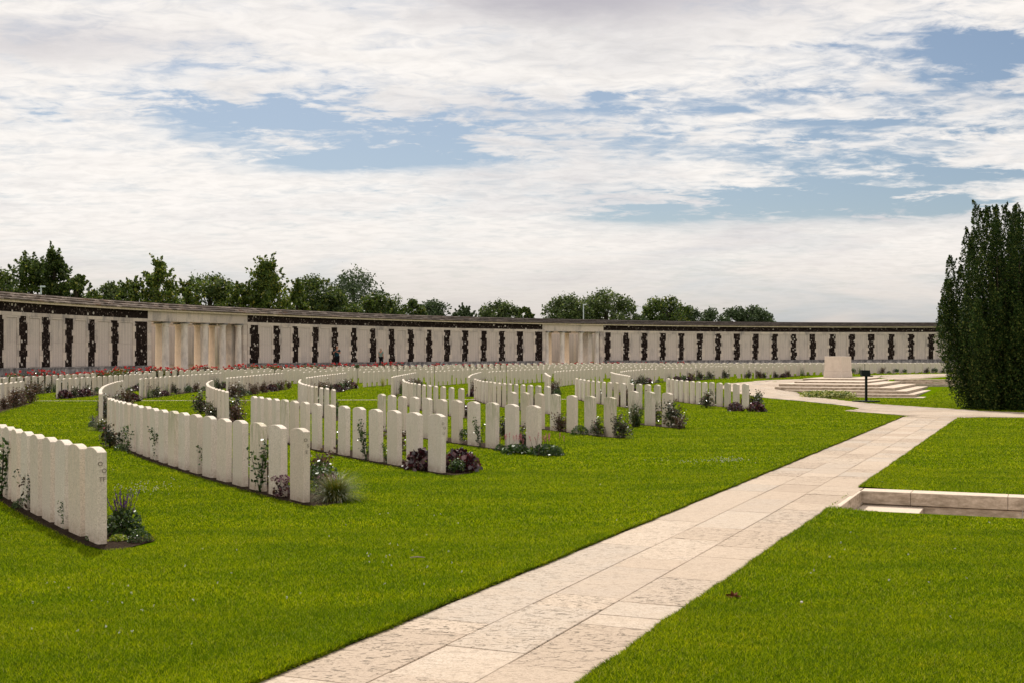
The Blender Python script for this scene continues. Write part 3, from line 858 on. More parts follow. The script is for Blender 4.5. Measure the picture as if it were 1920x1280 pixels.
# ------------------------------------------------------------------ headstones
def stone_mesh(mat, seed, w=.38, h=.81, th=.078):
    rnd = random.Random(seed); hs = h-.036
    R = (w*w/4+.036**2)/(2*.036); pr = [(-w/2, -.12), (w/2, -.12), (w/2, hs)]
    n = 10; a0 = math.asin(w/2/R)
    for i in range(1, n): 
        a = a0-2*a0*i/n; pr.append((R*sin(a), h-R+R*cos(a)))
    pr.append((-w/2, hs))
    m = MB(); N = len(pr)
    vs = [(x, -th/2, z) for x, z in pr]+[(x, th/2, z) for x, z in pr]
    fs = [tuple(range(N)), tuple(range(2*N-1, N-1, -1))]
    for i in range(N):
        j = (i+1) % N; fs.append((j, i, N+i, N+j))
    m.add(vs, fs)
    return m.mesh('headstone', mat, bevel=.0035)
SM = [stone_mesh(M['head'], i, .38+random.uniform(-.004, .004), .81+random.uniform(-.006, .006)) for i in range(4)]
SS = [stone_mesh(M['head_s'], i, .38, .81+random.uniform(-.006, .006)) for i in range(2)]
ORD = ['first', 'second', 'third', 'fourth', 'fifth', 'sixth', 'seventh', 'eighth', 'ninth', 'tenth', 'eleventh', 'twelfth', 'thirteenth', 'fourteenth', 'fifteenth', 'sixteenth', 'seventeenth', 'eighteenth', 'nineteenth', 'twentieth', 'twenty-first', 'twenty-second']
PLACE = {'front': 'front block', 'middle': 'middle block', 'third': 'block behind thin path'}
STAIN = {('front', 2, 2), ('front', 2, 8), ('front', 3, 10), ('front', 4, 2), ('front', 4, 10), ('front', 5, 0), ('front', 5, 1), ('front', 5, 3), ('front', 5, 5), ('front', 6, 1),
         ('middle', 8, 2), ('middle', 8, 4), ('middle', 5, 1), ('middle', 5, 7), ('middle', 6, 1), ('middle', 6, 4), ('middle', 6, 9), ('middle', 7, 0), ('middle', 7, 2), ('middle', 7, 5), ('middle', 4, 3)}
allst = []
for (blk, k, r, a, b, n) in BL:
    for i in range(n):
        x, y, ph = row_pos(r, a, b, n, i, (blk, k))
        px = 960+F*x/y
        if y < 3 or px < -260 or px > 2150: continue
        allst.append((y if blk != 'far' else y+200, blk, k, i, x, y, ph))
allst.sort()
IND = allst[:300]; REST = allst[300:]
STONES = {}
for (_, blk, k, i, x, y, ph) in IND:
    st = (blk, k, i) in STAIN
    me = random.choice(SS if st else SM)
    o = link('headstone', me, None, (x, y, tz(x, y)))
    # long axis follows the row
    o.rotation_euler = (random.uniform(-.008, .008), random.uniform(-.006, .006), radians(90+ph)+random.uniform(-.02, .02))
    dsc = 'green-stained white headstone' if st else 'white headstone'
    tag(o, f'{dsc}, {ORD[i]} from near end, {ORD[k-1]} row from left, {PLACE.get(blk, "far block")}', 'headstone', 'rows of white headstones')
    STONES[(blk, k, i)] = o
if REST:
    base = SM[0]; V = np.array([v.co[:] for v in base.vertices]); fc = [tuple(p.vertices) for p in base.polygons]
    m = MB()
    for (_, blk, k, i, x, y, ph) in REST:
        a = radians(90+ph)+random.uniform(-.03, .03); c, s = cos(a), sin(a); z = tz(x, y)+random.uniform(-.012, .012)
        W = np.column_stack([V[:, 0]*c-V[:, 1]*s+x, V[:, 0]*s+V[:, 1]*c+y, V[:, 2]+z]); m.add(W.tolist(), fc)
    tag(m.build('distant_headstones', M['head']), 'dense far rows of white headstones massed in front of the memorial wall', 'headstones', kind='stuff')

def letters(key, rows):
    o = STONES.get(key)
    if not o: return
    # end face of the stone: the narrow side that looks back down the path
    for txt, dx, z in rows:
        cu = bpy.data.curves.new('carved_letters', 'FONT'); cu.body = txt; cu.size = .052; cu.align_x = 'CENTER'; cu.extrude = .0006
        t = bpy.data.objects.new('carved_letters', cu); COL.objects.link(t)
        bpy.context.view_layer.update()
        dg = bpy.context.evaluated_depsgraph_get(); me = bpy.data.meshes.new_from_object(t.evaluated_get(dg))
        bpy.data.objects.remove(t); me.name = 'carved_letters'; me.materials.clear(); me.materials.append(M['incised'])
        q = link('carved_letters', me, o)
        q.location = (END*.1942, dx, z); q.rotation_euler = (pi/2, 0, END*pi/2)
END = -1   # local x direction that points to the near end of the row

letters(('front', 1, 0), [('O', .016, .665), ('O', -.016, .605), ('TF', 0, .535)])
letters(('front', 2, 0), [('O', .016, .665), ('S', -.012, .605), ('E', .004, .535)])
letters(('front', 3, 0), [('D', .012, .665), ('O', -.012, .605), ('U', 0, .535)])

# ------------------------------------------------------------------ leafy things
def leafquads(C, size, asp=.55, up_bias=0.0, rng=RNG, jitter=.35):
    C = np.asarray(C, float); n = len(C)
    a = rng.normal(size=(n, 3)); a[:, 2] *= (1-up_bias); a /= np.linalg.norm(a, axis=1)[:, None]+1e-9
    b = rng.normal(size=(n, 3)); b -= (a*b).sum(1)[:, None]*a; b /= np.linalg.norm(b, axis=1)[:, None]+1e-9
    s = size*(1+jitter*rng.uniform(-1, 1, n))[:, None]
    V = np.empty((n, 4, 3)); V[:, 0] = C-a*s/2; V[:, 1] = C+b*s*asp/2; V[:, 2] = C+a*s/2; V[:, 3] = C-b*s*asp/2
    return V.reshape(-1, 3), np.arange(n*4).reshape(n, 4)

def ball(n, rad, rng=RNG, inner=.0):
    d = rng.normal(size=(n, 3)); d /= np.linalg.norm(d, axis=1)[:, None]
    r = (inner**3+(1-inner**3)*rng.random(n))**(1/3)
    return d*r[:, None]*np.asarray(rad)

def blades(n, length, spread, width, seg=3, rng=random, droop=.6, base=.05):
    V = []; Fc = []
    for _ in range(n):
        a = rng.uniform(0, 2*pi); tilt = rng.uniform(.05, spread); L = length*rng.uniform(.6, 1.1)
        bx, by = rng.uniform(-base, base), rng.uniform(-base, base)
        dx, dy = cos(a), sin(a); px, py = -dy, dx; b = len(V)
        x = y = z = 0.0; t = tilt
        for i in range(seg+1):
            w = width*(1-i/seg)*.5+.0004
            V += [(bx+dx*x+px*w, by+dy*x+py*w, z), (bx+dx*x-px*w, by+dy*x-py*w, z)]
            st = L/seg; x += sin(t)*st; z += cos(t)*st; t += droop/seg*rng.uniform(.6, 1.4)
        for i in range(seg): Fc.append((b+2*i, b+2*i+1, b+2*i+3, b+2*i+2))
    return V, Fc

def plant(kind, seed):
    """returns a top-level template: the leaves as the mesh, stems or flowers as its parts"""
    rnd = random.Random(seed); rng = np.random.default_rng(seed)
    kids = []
    if kind in ('rose_bush', 'bronze_rose_bush'):
        m = MB(); C = []; n = 7; tips = []
        for i in range(n):
            a = rnd.uniform(0, 2*pi); l = rnd.uniform(.28, .62); t = rnd.uniform(.15, .65)
            p1 = (cos(a)*.03, sin(a)*.03, 0); p3 = (cos(a)*l*sin(t), sin(a)*l*sin(t), l*cos(t)); p2 = (p3[0]*.35, p3[1]*.35, p3[2]*.55)
            m.tube([p1, p2, p3], [.006, .0045, .002], 5); tips.append(p3)
            for q in range(rnd.randint(60, 95)):
                f = rnd.uniform(.25, 1.03); c = Vector(p2).lerp(Vector(p3), (f-.5)*2) if f > .5 else Vector(p1).lerp(Vector(p2), f*2)
                C.append(c+Vector((rnd.gauss(0, .05), rnd.gauss(0, .05), rnd.gauss(0, .04))))
        C += [Vector(tuple(v)) for v in ball(330, (.25, .25, .17), rng)+np.array([0, 0, .15])]
        C = np.array([tuple(c) for c in C]); C[:, 2] = np.abs(C[:, 2])+.01
        V, Fq = leafquads(C, .05, .62, .3, rng)
        me = np_mesh(kind, V, Fq, M['leaf_rose' if kind == 'rose_bush' else 'leaf_bronze'])
        kids.append(('stems', m.mesh('stems', M['stem'], smooth=True)))
        fl = []
        for tpt in tips[:3]:
            fl.append(ball(9, .022, rng)+np.array(tpt))
        V, Fq = leafquads(np.vstack(fl), .028, .9, 0, rng)
        kids.append(('flowers', np_mesh('flowers', V, Fq, M['petal_pink' if seed % 2 else 'petal_white'])))
    elif kind == 'leafy_shrub':
        C = []
        for i in range(9):
            c = ball(1, (.18, .18, .1), rng)[0]+np.array([0, 0, .2]); C.append(ball(80, (.11, .11, .12), rng, .5)+c)
        C = np.vstack(C); C[:, 2] = np.abs(C[:, 2])+.01
        V, Fq = leafquads(C, .045, .6, .3, rng); me = np_mesh(kind, V, Fq, M['leaf_green'])
        V, Fq = leafquads(np.array([[rnd.gauss(0, .13), rnd.gauss(0, .13), rnd.uniform(.2, .4)] for _ in range(14)]), .03, .9, 0, rng)
        kids.append(('flowers', np_mesh('flowers', V, Fq, M['petal_white'])))
    elif kind == 'coral_bells':
        C = ball(430, (.27, .27, .30), rng, .72); C[:, 2] = np.abs(C[:, 2])+.01
        C[:, :2] *= (1+.15*rng.normal(size=(len(C), 1)))
        V, Fq = leafquads(C, .07, .85, -.2, rng); me = np_mesh(kind, V, Fq, M['leaf_purple'])
        m = MB()
        for i in range(10):
            a = rnd.uniform(0, 2*pi); m.tube([(0, 0, 0), (cos(a)*.12, sin(a)*.12, .12), (cos(a)*.2, sin(a)*.2, .24)], [.004, .003, .002], 4)
        kids.append(('stems', m.mesh('stems', M['stem'])))
    elif kind == 'ornamental_grass':
        V, Fq = blades(1500, .42, 1.25, .005, 5, rnd, 1.25, .06); me = np_mesh(kind, V, Fq, M['grassy_leaf'])
        V, Fq = blades(26, .42, .7, .0025, 3, rnd, .6, .06); kids.append(('seed_stalks', np_mesh('seed_stalks', V, Fq, M['straw_leaf'])))
    elif kind == 'salvia':
        C = ball(900, (.17, .17, .22), rng, .3); C[:, 2] = np.abs(C[:, 2])+.02
        V, Fq = leafquads(C, .04, .5, .2, rng); me = np_mesh(kind, V, Fq, M['leaf_green'])
        m = MB(); fl = []
        for i in range(46):
            a = rnd.uniform(0, 2*pi); t = rnd.uniform(0, .5); l = rnd.uniform(.26, .44)
            p = Vector((cos(a)*sin(t)*l, sin(a)*sin(t)*l, l*cos(t)*.95)); m.tube([(0, 0, .02), tuple(p*.6), tuple(p)], [.002, .0018, .001], 4)
            if i % 2 == 0:
                for q in range(16): 
                    c = p*(.68+.34*q/15); fl.append((c.x+rnd.gauss(0, .004), c.y+rnd.gauss(0, .004), c.z))
        V, Fq = leafquads(np.array(fl), .014, .8, 0, rng)
        kids += [('stems', m.mesh('stems', M['stem'])), ('flower_spikes', np_mesh('flower_spikes', V, Fq, M['petal_purple']))]
    elif kind == 'bistort':
        C = ball(520, (.30, .30, .16), rng, .4); C[:, 2] = np.abs(C[:, 2])+.01
        V, Fq = leafquads(C, .06, .5, .3, rng); me = np_mesh(kind, V, Fq, M['leaf_green'])
        m = MB(); fl = []
        for i in range(15):
            x, y = rnd.gauss(0, .13), rnd.gauss(0, .10); h = rnd.uniform(.24, .36); dx = rnd.gauss(0, .03)
            m.tube([(x, y, .05), (x+dx, y, h)], .002, 4)
            for q in range(26): fl.append((x+dx*(.75+.4*q/25)+rnd.gauss(0, .005), y+rnd.gauss(0, .005), h*.78+.085*q/25))
        V, Fq = leafquads(np.array(fl), .014, .8, 0, rng)
        kids += [('stems', m.mesh('stems', M['stem'])), ('flower_spikes', np_mesh('flower_spikes', V, Fq, M['petal_pink']))]
    elif kind == 'stonecrop':
        C = ball(220, (.14, .14, .20), rng, .3); C[:, 2] = np.abs(C[:, 2])+.01
        V, Fq = leafquads(C, .035, .7, .2, rng); me = np_mesh(kind, V, Fq, M['leaf_purple'])
        C = ball(260, (.15, .15, .05), rng)+np.array([0, 0, .21]); V, Fq = leafquads(C, .022, .9, .6, rng)
        kids.append(('flower_heads', np_mesh('flower_heads', V, Fq, M['petal_dusty'])))
    elif kind == 'yellow_clump':
        C = ball(320, (.16, .16, .10), rng, .3); C[:, 2] = np.abs(C[:, 2])+.01
        V, Fq = leafquads(C, .032, .7, .2, rng); me = np_mesh(kind, V, Fq, M['leaf_yellow'])
    elif kind == 'green_mound':
        C = ball(520, (.20, .16, .20), rng, .7); C[:, 2] = np.abs(C[:, 2])+.01
        V, Fq = leafquads(C, .035, .55, .0, rng); me = np_mesh(kind, V, Fq, M['leaf_green'])
    elif kind == 'buddleia':
        V, Fq = blades(130, .66, .62, .012, 3, rnd, .25, .07); me = np_mesh(kind, V, Fq, M['leaf_rose'])
        C = ball(420, (.17, .17, .26), rng, .2)+np.array([0, 0, .26]); C[:, 2] = np.abs(C[:, 2]); V, Fq = leafquads(C, .04, .45, .2, rng)
        kids.append(('leaves', np_mesh('leaves', V, Fq, M['leaf_green'])))
    elif kind == 'straw_sword_plant':
        V, Fq = blades(60, .52, .7, .018, 3, rnd, .25, .05); me = np_mesh(kind, V, Fq, M['straw_leaf'])
    elif kind == 'tall_flower_stalks':
        V, Fq = blades(90, .62, .28, .008, 3, rnd, .2, .12); me = np_mesh(kind, V, Fq, M['leaf_green'])
        fl = [(rnd.gauss(0, .12), rnd.gauss(0, .1), rnd.uniform(.4, .6)) for _ in range(70)]
        V, Fq = leafquads(np.array(fl), .025, .8, 0, rng); kids.append(('flower_heads', np_mesh('flower_heads', V, Fq, M['petal_dusty'])))
    elif kind == 'climbing_rose':
        m = MB(); C = []
        for i in range(4):
            a = rnd.uniform(0, 2*pi); dx, dy = cos(a)*.12, sin(a)*.10; h = rnd.uniform(.45, .62)
            pts = [(0, 0, 0), (dx*.3, dy*.4, h*.4), (dx*.7, dy*.8, h*.75), (dx*1.2, dy, h)]
            m.tube(pts, [.005, .004, .003, .0015], 5)
            for q in range(44):
                f = rnd.random()**.7*3; j = min(2, int(f)); c = Vector(pts[j]).lerp(Vector(pts[j+1]), f-j)
                C.append((c.x+rnd.gauss(0, .035), c.y+rnd.gauss(0, .03), abs(c.z+rnd.gauss(0, .03))))
        V, Fq = leafquads(np.array(C), .046, .66, .2, rng); me = np_mesh(kind, V, Fq, M['leaf_green'])
        kids.append(('stems', m.mesh('stems', M['stem'], smooth=True)))
    root = link(kind, me)
    for nme, mm in kids: link(nme, mm, root)
    return root

TPL = {}
SEEN = {}
def put(kind, x, y, sc, label, cat='plant', group=None, z=None, rz=None, var=0, szx=1.0):
    key = (kind, var)
    if key not in TPL:
        TPL[key] = plant(kind, 100+len(TPL)*7+var*2); o = TPL[key]
    else: o = copy_tree(TPL[key])
    o.location = (x, y, (tz(x, y) if z is None else z)+.004); o.scale = (sc*szx, sc*szx, sc)
    o.rotation_euler = (0, 0, random.uniform(0, 6.28) if rz is None else rz)
    for kk in ('label', 'category', 'group', 'kind'):
        if kk in o: del o[kk]
    tag(o, label, cat, group); return o

PRETTY = {'rose_bush': 'dark green rose bush', 'bronze_rose_bush': 'bronze-leaved rose bush', 'leafy_shrub': 'white-flowered leafy shrub', 'coral_bells': 'purple-leaved coral bells',
          'yellow_clump': 'low yellow-green clump', 'green_mound': 'rounded dark green mound', 'tall_flower_stalks': 'tall dusty flower stalks', 'straw_sword_plant': 'straw-yellow sword-leaved plant', 'stonecrop': 'dusty pink stonecrop', 'ornamental_grass': 'tufted ornamental grass', 'climbing_rose': 'thin climbing rose'}
G = 'flowers planted along the headstone rows'
near = [('salvia', 232, 1002, 1.0, 0, 'purple-spiked salvia beside the end headstone of the nearest row'),
        ('yellow_clump', 222, 1014, .55, 0, 'small yellow-green clump at the foot of the nearest end headstone'),
        ('green_mound', 262, 1016, .55, 0, 'small dark tuft at the end of the nearest flower bed'),
        ('climbing_rose', 150, 1000, .62, 0, 'small rose with glossy leaves between the nearest two headstones'),
        ('climbing_rose', 122, 992, .42, 1, 'low glossy rose at the foot of the third nearest headstone'),
        ('green_mound', 40, 952, .5, 0, 'low green tuft between headstones near the left edge'),
        ('climbing_rose', 2, 935, 1.15, 0, 'tall rose between headstones at the left edge of the photo'),
        ('climbing_rose', 100, 962, .9, 1, 'thin rose rising between the fourth and fifth nearest headstones'),
        ('climbing_rose', 487, 922, 1.0, 0, 'tall thin rose growing before the third headstone of the second row'),
        ('stonecrop', 533, 932, 1.0, 0, 'dusty purple stonecrop between the last two headstones of the second row'),
        ('bronze_rose_bush', 602, 912, .85, 0, 'bronze rose bush behind the end headstone of the second row'),
        ('leafy_shrub', 604, 922, .9, 0, 'white-flowered leafy shrub right of the second row end headstone'),
        ('stonecrop', 612, 925, .9, 0, 'pink stonecrop between the white-flowered shrub and the grass tuft'),
        ('ornamental_grass', 629, 938, 1.0, 0, 'rounded tuft of ornamental grass at the end of the second row'),
        ('rose_bush', 208, 838, .9, 0, 'dark rose bush at the far left end of the second row'),
        ('green_mound', 226, 845, .6, 0, 'low green mound beside the far end headstones of the second row'),
        ('climbing_rose', 296, 862, .85, 0, 'thin rose in a gap midway along the second row'),
        ('climbing_rose', 386, 890, .8, 1, 'small rose in the gap before the sixth headstone of the second row'),
        ('climbing_rose', 240, 850, .8, 1, 'thin rose near the fourth from far headstone of the second row'),
        ('coral_bells', 795, 880, .98, 0, 'dark purple coral bells left of the third row end headstone'),
        ('coral_bells', 862, 882, 1.0, 1, 'dark purple coral bells right of the third row end headstone'),
        ('leafy_shrub', 856, 886, .5, 0, 'small white-flowered plant at the foot of the right coral bells'),
        ('climbing_rose', 686, 862, 1.0, 0, 'thin dark rose in front of a headstone of the third row'),
        ('climbing_rose', 724, 868, .5, 1, 'low leafy rose at the foot of the third from end headstone, third row'),
        ('rose_bush', 520, 815, .7, 1, 'dark rose bush behind the far part of the third row'),
        ('climbing_rose', 900, 838, .85, 0, 'dark rose in front of the fourth from end headstone, fourth row'),
        ('green_mound', 938, 845, .6, 0, 'rounded green mound left of the pink bistort'),
        ('bistort', 968, 850, .95, 0, 'pink-spiked bistort left of the fourth row end headstone'),
        ('bistort', 1022, 852, 1.05, 1, 'pink-spiked bistort right of the fourth row end headstone'),
        ('green_mound', 1042, 854, .75, 0, 'dark green mound at the end of the fourth row bed'),
        ('green_mound', 1087, 815, 1.0, 0, 'rounded green mound between headstones of the fifth row'),
        ('rose_bush', 1121, 818, .72, 0, 'dense dark rose left of the fifth row end headstone'),
        ('rose_bush', 1168, 820, .9, 1, 'dark rose bush right of the fifth row end headstone'),
        ('yellow_clump', 1180, 822, .6, 0, 'small yellow-green clump at the end of the fifth row'),
        ('buddleia', 1192, 800, 1.05, 0, 'tall feathery dark shrub in front of the sixth row'),
        ('rose_bush', 1226, 795, 1.0, 0, 'dark rose between the two nearest headstones of the sixth row'),
        ('rose_bush', 1266, 801, 1.25, 1, 'large dark rose bush right of the sixth row end headstone'),
        ('bronze_rose_bush', 1274, 804, .6, 0, 'small bronze plant beside the sixth row end rose bush'),
        ('coral_bells', 1378, 770, .9, 0, 'purple coral bells left of the end headstone nearest the ring path'),
        ('coral_bells', 1418, 771, 1.0, 1, 'purple coral bells right of the end headstone nearest the ring path'),
        ('rose_bush', 1325, 764, 1.1, 0, 'rose bush between headstones in the row nearest the ring path'),
        ('ornamental_grass', 192, 806, .95, 0, 'grassy tuft behind the headstone at the start of the second curved row'),
        ('salvia', 175, 800, .7, 0, 'purple flowers left of the second curved row of the middle block'),
        ('rose_bush', 200, 782, 1.15, 0, 'rose bush right of the second curved row of the middle block'),
        ('bronze_rose_bush', 232, 766, 1.3, 0, 'bronze rose bush behind the far end of the second row'),
        ('rose_bush', 432, 782, 1.3, 1, 'rose bush right of the third curved row of the middle block'),
        ('bronze_rose_bush', 444, 790, 1.0, 1, 'bronze rose beside the near end of third curved row, middle block'),
        ('rose_bush', 378, 775, 1.2, 0, 'rose bush left of the third curved row of the middle block'),
        ('rose_bush', 400, 785, .9, 1, 'rose in front of the third curved row of the middle block'),
        ('rose_bush', 70, 955, .7, 1, 'dark rose between the sixth and seventh nearest headstones'),
        ('green_mound', 178, 1012, .45, 1, 'very small green tuft under the second nearest headstone'),
        ('bronze_rose_bush', 508, 905, .7, 0, 'bronze rose seen between headstones behind the second row'),
        ('rose_bush', 446, 885, .7, 0, 'dark rose behind the fifth headstone of the second row'),
        ('rose_bush', 340, 862, .65, 1, 'dark rose in a gap behind the eighth headstone, second row'),
        ('bronze_rose_bush', 745, 850, .8, 0, 'bronze rose behind the third headstone of the third row'),
        ('rose_bush', 640, 845, .7, 0, 'dark rose behind the sixth headstone of the third row'),
        ('leafy_shrub', 880, 832, .8, 0, 'white-flowered shrub behind the fifth headstone of the fourth row'),
        ('rose_bush', 985, 842, .8, 1, 'dark rose between the last two headstones of the fourth row'),
        ('rose_bush', 945, 822, .8, 0, 'dark rose behind the third headstone of the fourth row'),
        ('bronze_rose_bush', 1052, 808, .8, 1, 'bronze rose behind the fourth headstone of the fifth row'),
        ('straw_sword_plant', 718, 724, 1.15, 0, 'straw-yellow sword-leaved plant beyond the thin cross path'),
        ]
for kind, x, y, sc, var, lab in near:
    X, D = gp(x, y); put(kind, X, D, sc, lab, 'plant', G, var=var)

# automatic planting on the inner side of the rows
kinds3 = ['rose_bush', 'bronze_rose_bush', 'rose_bush', 'leafy_shrub', 'bronze_rose_bush', 'green_mound', 'yellow_clump', 'tall_flower_stalks', 'coral_bells', 'rose_bush']
for (blk, k, r, a, b, n) in BL:
    if blk == 'front': continue
    if blk == 'far' and k > 1: continue
    for i in range(n):
        if blk == 'middle' and k in (2, 3) and i < 3: continue
        if random.random() > {'middle': .72, 'third': .95, 'far': .7}[blk]: continue
        kind = random.choice(kinds3)
        x, y, ph = row_pos(r-random.uniform(.22, .38), a, b, n, i, (blk, k))
        px = 960+F*x/y
        if y < 25 or px < -40 or px > 1960: continue
        if blk == 'middle' and k == 1: kind = random.choice(['bronze_rose_bush', 'rose_bush', 'bronze_rose_bush'])
        sc = random.uniform(.75, 1.2)*(1.1 if blk == 'middle' and k == 1 else 1)
        where = f'{PLACE.get(blk)}, {ORD[k-1]} row' if blk != 'far' else 'row facing the lawn near the memorial stone'
        if blk == 'far': lab = f'{PRETTY[kind]} by {ORD[i]} stone of {["first","second","third","fourth","fifth"][min(4, int((-11-a)/13.5+.5))]} far block'
        else: lab = f'{PRETTY[kind]} by {ORD[i]} headstone, {where}'
        put(kind, x, y, sc, lab[:140], 'plant', G, var=random.choice([0, 1]))

# red roses along the foot of the terrace
def rose_border():
    tp = {}
    p = 3.0
    while p > -62:
        dens = 1.0 if p > -34 else .8
        p -= degrees(random.uniform(.42, .75)/80.4)
        x0, y0 = pol(80.5, p); px = 960+F*x0/y0
        if px < -30 or px > 1830: continue
        if 1180 < px < 1560 and random.random() < .5: continue
        if 760 < px < 1000 and random.random() < .3: continue
        if px < 75 and random.random() < .6: continue
        v = random.choice([0, 1, 2])
        if v not in tp:
            rng = np.random.default_rng(300+v)
            C = ball(330, (.38, .38, .36), rng, .2)+np.array([0, 0, .62]); V, Fq = leafquads(C, .085, .6, .2, rng)
            o = link('red_rose_bush', np_mesh('red_rose_bush', V, Fq, M['leaf_rose'] if v else M['grassy_leaf']))
            cs = [ball(12, .06, rng)+np.array([rng.uniform(-.36, .36), rng.uniform(-.36, .36), rng.uniform(.74, 1.06)]) for _ in range(5+2*v)]
            V, Fq = leafquads(np.vstack(cs), .07, .9, 0, rng); link('blossoms', np_mesh('blossoms', V, Fq, M['petal_red']), o)
            m = MB()
            for q in range(6):
                a = rng.uniform(0, 6.28); m.tube([(0, 0, 0), (cos(a)*.1, sin(a)*.1, .4), (cos(a)*.25, sin(a)*.25, .8)], [.01, .008, .004], 4)
            link('stems', m.mesh('stems', M['stem']), o); tp[v] = o
        else: o = copy_tree(tp[v])
        s = random.uniform(.85, 1.15)*(.95 if px < 150 else 1.03 if px < 760 else .9)
        zt_ = zb(p)-.52
        o.location = (x0, y0, tz(x0, y0)); o.scale = (s, s, max(.4, (zb(p)-.17-tz(x0, y0))*s)); o.rotation_euler = (0, 0, random.uniform(0, 6.28))
        tag(o, 'red rose bush in the long border at the foot of the memorial wall', 'rose bush', 'red roses along the memorial wall')
rose_border()

# low evergreen planting in the bed in front of the platform
def hedge_bed():
    rng = np.random.default_rng(5); C = []
    pts = [gp(x, 745.2) for x in np.linspace(1524, 1602, 26)]
    for (x, y) in pts:
        C.append(ball(150, (.38, .5, .22), rng, .5)+np.array([x+rng.uniform(-.1, .1), y+.5+rng.uniform(0, .8), tz(x, y)+.06]))
    C = np.vstack(C); V, Fq = leafquads(C, .10, .6, .3, rng)
    o = link('variegated_shrub', np_mesh('variegated_shrub', V, Fq, M['leaf_variegated'])); tag(o, 'low spreading yellow-green shrub along the front of the stone platform', 'shrub')
    p = [gp(1492, 741.3), gp(1512, 744.2), gp(1612, 749.0), puv(-4, -.05), puv(-9.5, -.05)]
    tag(drape('planting_bed', p, M['soil'], .008, .8), kind='structure')
hedge_bed()

# little clipped ball tree on a stem between the rows
def ball_tree():
    x, y = gp(669.5, 716); z = tz(x, y)
    o = empty('standard_tree', (x, y, z)); tag(o, 'tiny ball-headed tree on a thin stem among the headstone rows', 'tree')
    m = MB(); m.tube([(0, 0, 0), (.01, 0, .5), (0, .01, .95)], [.02, .018, .015], 6); m.build('trunk', M['bark'], o)
    rng = np.random.default_rng(8); V, Fq = leafquads(ball(420, (.17, .17, .14), rng, .4)+np.array([0, 0, 1.0]), .05, .6, 0, rng); link('crown', np_mesh('crown', V, Fq, M['leaf_green']), o)
ball_tree()

# ------------------------------------------------------------------ trees
def tree(name, label, x, y, z0, H, wid, style, mat, leaf, nclump, nleaf, seed, group='trees beyond the memorial wall', crown_from=.36):
    rng = np.random.default_rng(seed); rnd = random.Random(seed)
    o = empty(name, (x, y, z0)); tag(o, label, 'tree', group)
    cl = []
    for i in range(nclump):
        t = rng.uniform(0, 1)**.85; a = rng.uniform(0, 2*pi)
        if style == 'cone': rmax = (1-t)**.8*.95+.05
        elif style == 'loose': rmax = sqrt(max(0, 1-t**2.2))*.9+.03
        elif style == 'dome': rmax = sqrt(max(0, 1-t*t))
        else: rmax = min(1, sqrt(max(0, 1-(1.75*t-.75)**2))+.02)
        rr = rmax*sqrt(rng.uniform(.1, 1))
        zz = H*(crown_from+(.95-crown_from)*t)
        cl.append((wid*rr*cos(a)*.86, wid*rr*sin(a)*.86, zz, t))
    L = []
    for (cx, cy, cz, t) in cl:
        k = {'cone': .30-.20*t, 'loose': .25-.10*t, 'round': .25, 'dome': .27}[style]
        s = wid*k*rng.uniform(.7, 1.25)
        n = int(nleaf/nclump*rng.uniform(.8, 1.2))
        pts = ball(n, (s, s, s*.8), rng, .2); pts += rng.normal(0, s*.16, pts.shape); L.append(pts+np.array([cx, cy, cz]))
    # twiggy shoots that break the outline
    ns = {'cone': 46, 'loose': 60, 'round': 34, 'dome': 22}[style]
    for i in range(ns):
        a = rng.uniform(0, 2*pi); t = rng.uniform(.15, 1)
        rr = wid*((1-t)**.8*.95 if style == 'cone' else sqrt(max(0, 1-t**2.2))*.95)
        bz = H*(crown_from+(.95-crown_from)*t); ln = wid*rng.uniform(.12, .34)*(1.25 if style in ('cone', 'loose') else .55); n = 34
        f = rng.random(n)**.8; up_ = rng.uniform(.5, 1.0); out = rng.uniform(.1, .7); w_ = .055*wid*(1.15-f)
        L.append(np.column_stack([rr*cos(a)+cos(a)*f*ln*out+rng.normal(0, 1, n)*w_, rr*sin(a)+sin(a)*f*ln*out+rng.normal(0, 1, n)*w_, bz+f*ln*up_+rng.normal(0, .4, n)*w_]))
    C = np.vstack(L); C[:, 2] = np.maximum(C[:, 2], .4)
    V, Fq = leafquads(C, leaf, .65, 0, rng); link('crown', np_mesh('crown', V, Fq, M[mat]), o)
    m = MB(); m.tube([(0, 0, -.3), (rnd.uniform(-.1, .1), 0, H*.3), (rnd.uniform(-.2, .2), rnd.uniform(-.2, .2), H*.62), (0, 0, H*.93)], [wid*.055+.05, wid*.042+.03, wid*.025, .02], 8)
    for (cx, cy, cz, q) in cl[:26]:
        hb = max(.3, cz-hypot(cx, cy)*.9); m.tube([(0, 0, hb*.85), (cx*.5, cy*.5, (hb+cz)*.5), (cx, cy, cz)], [wid*.02, wid*.013, .012], 5)
    m.build('trunk', M['bark'], o)
    return o

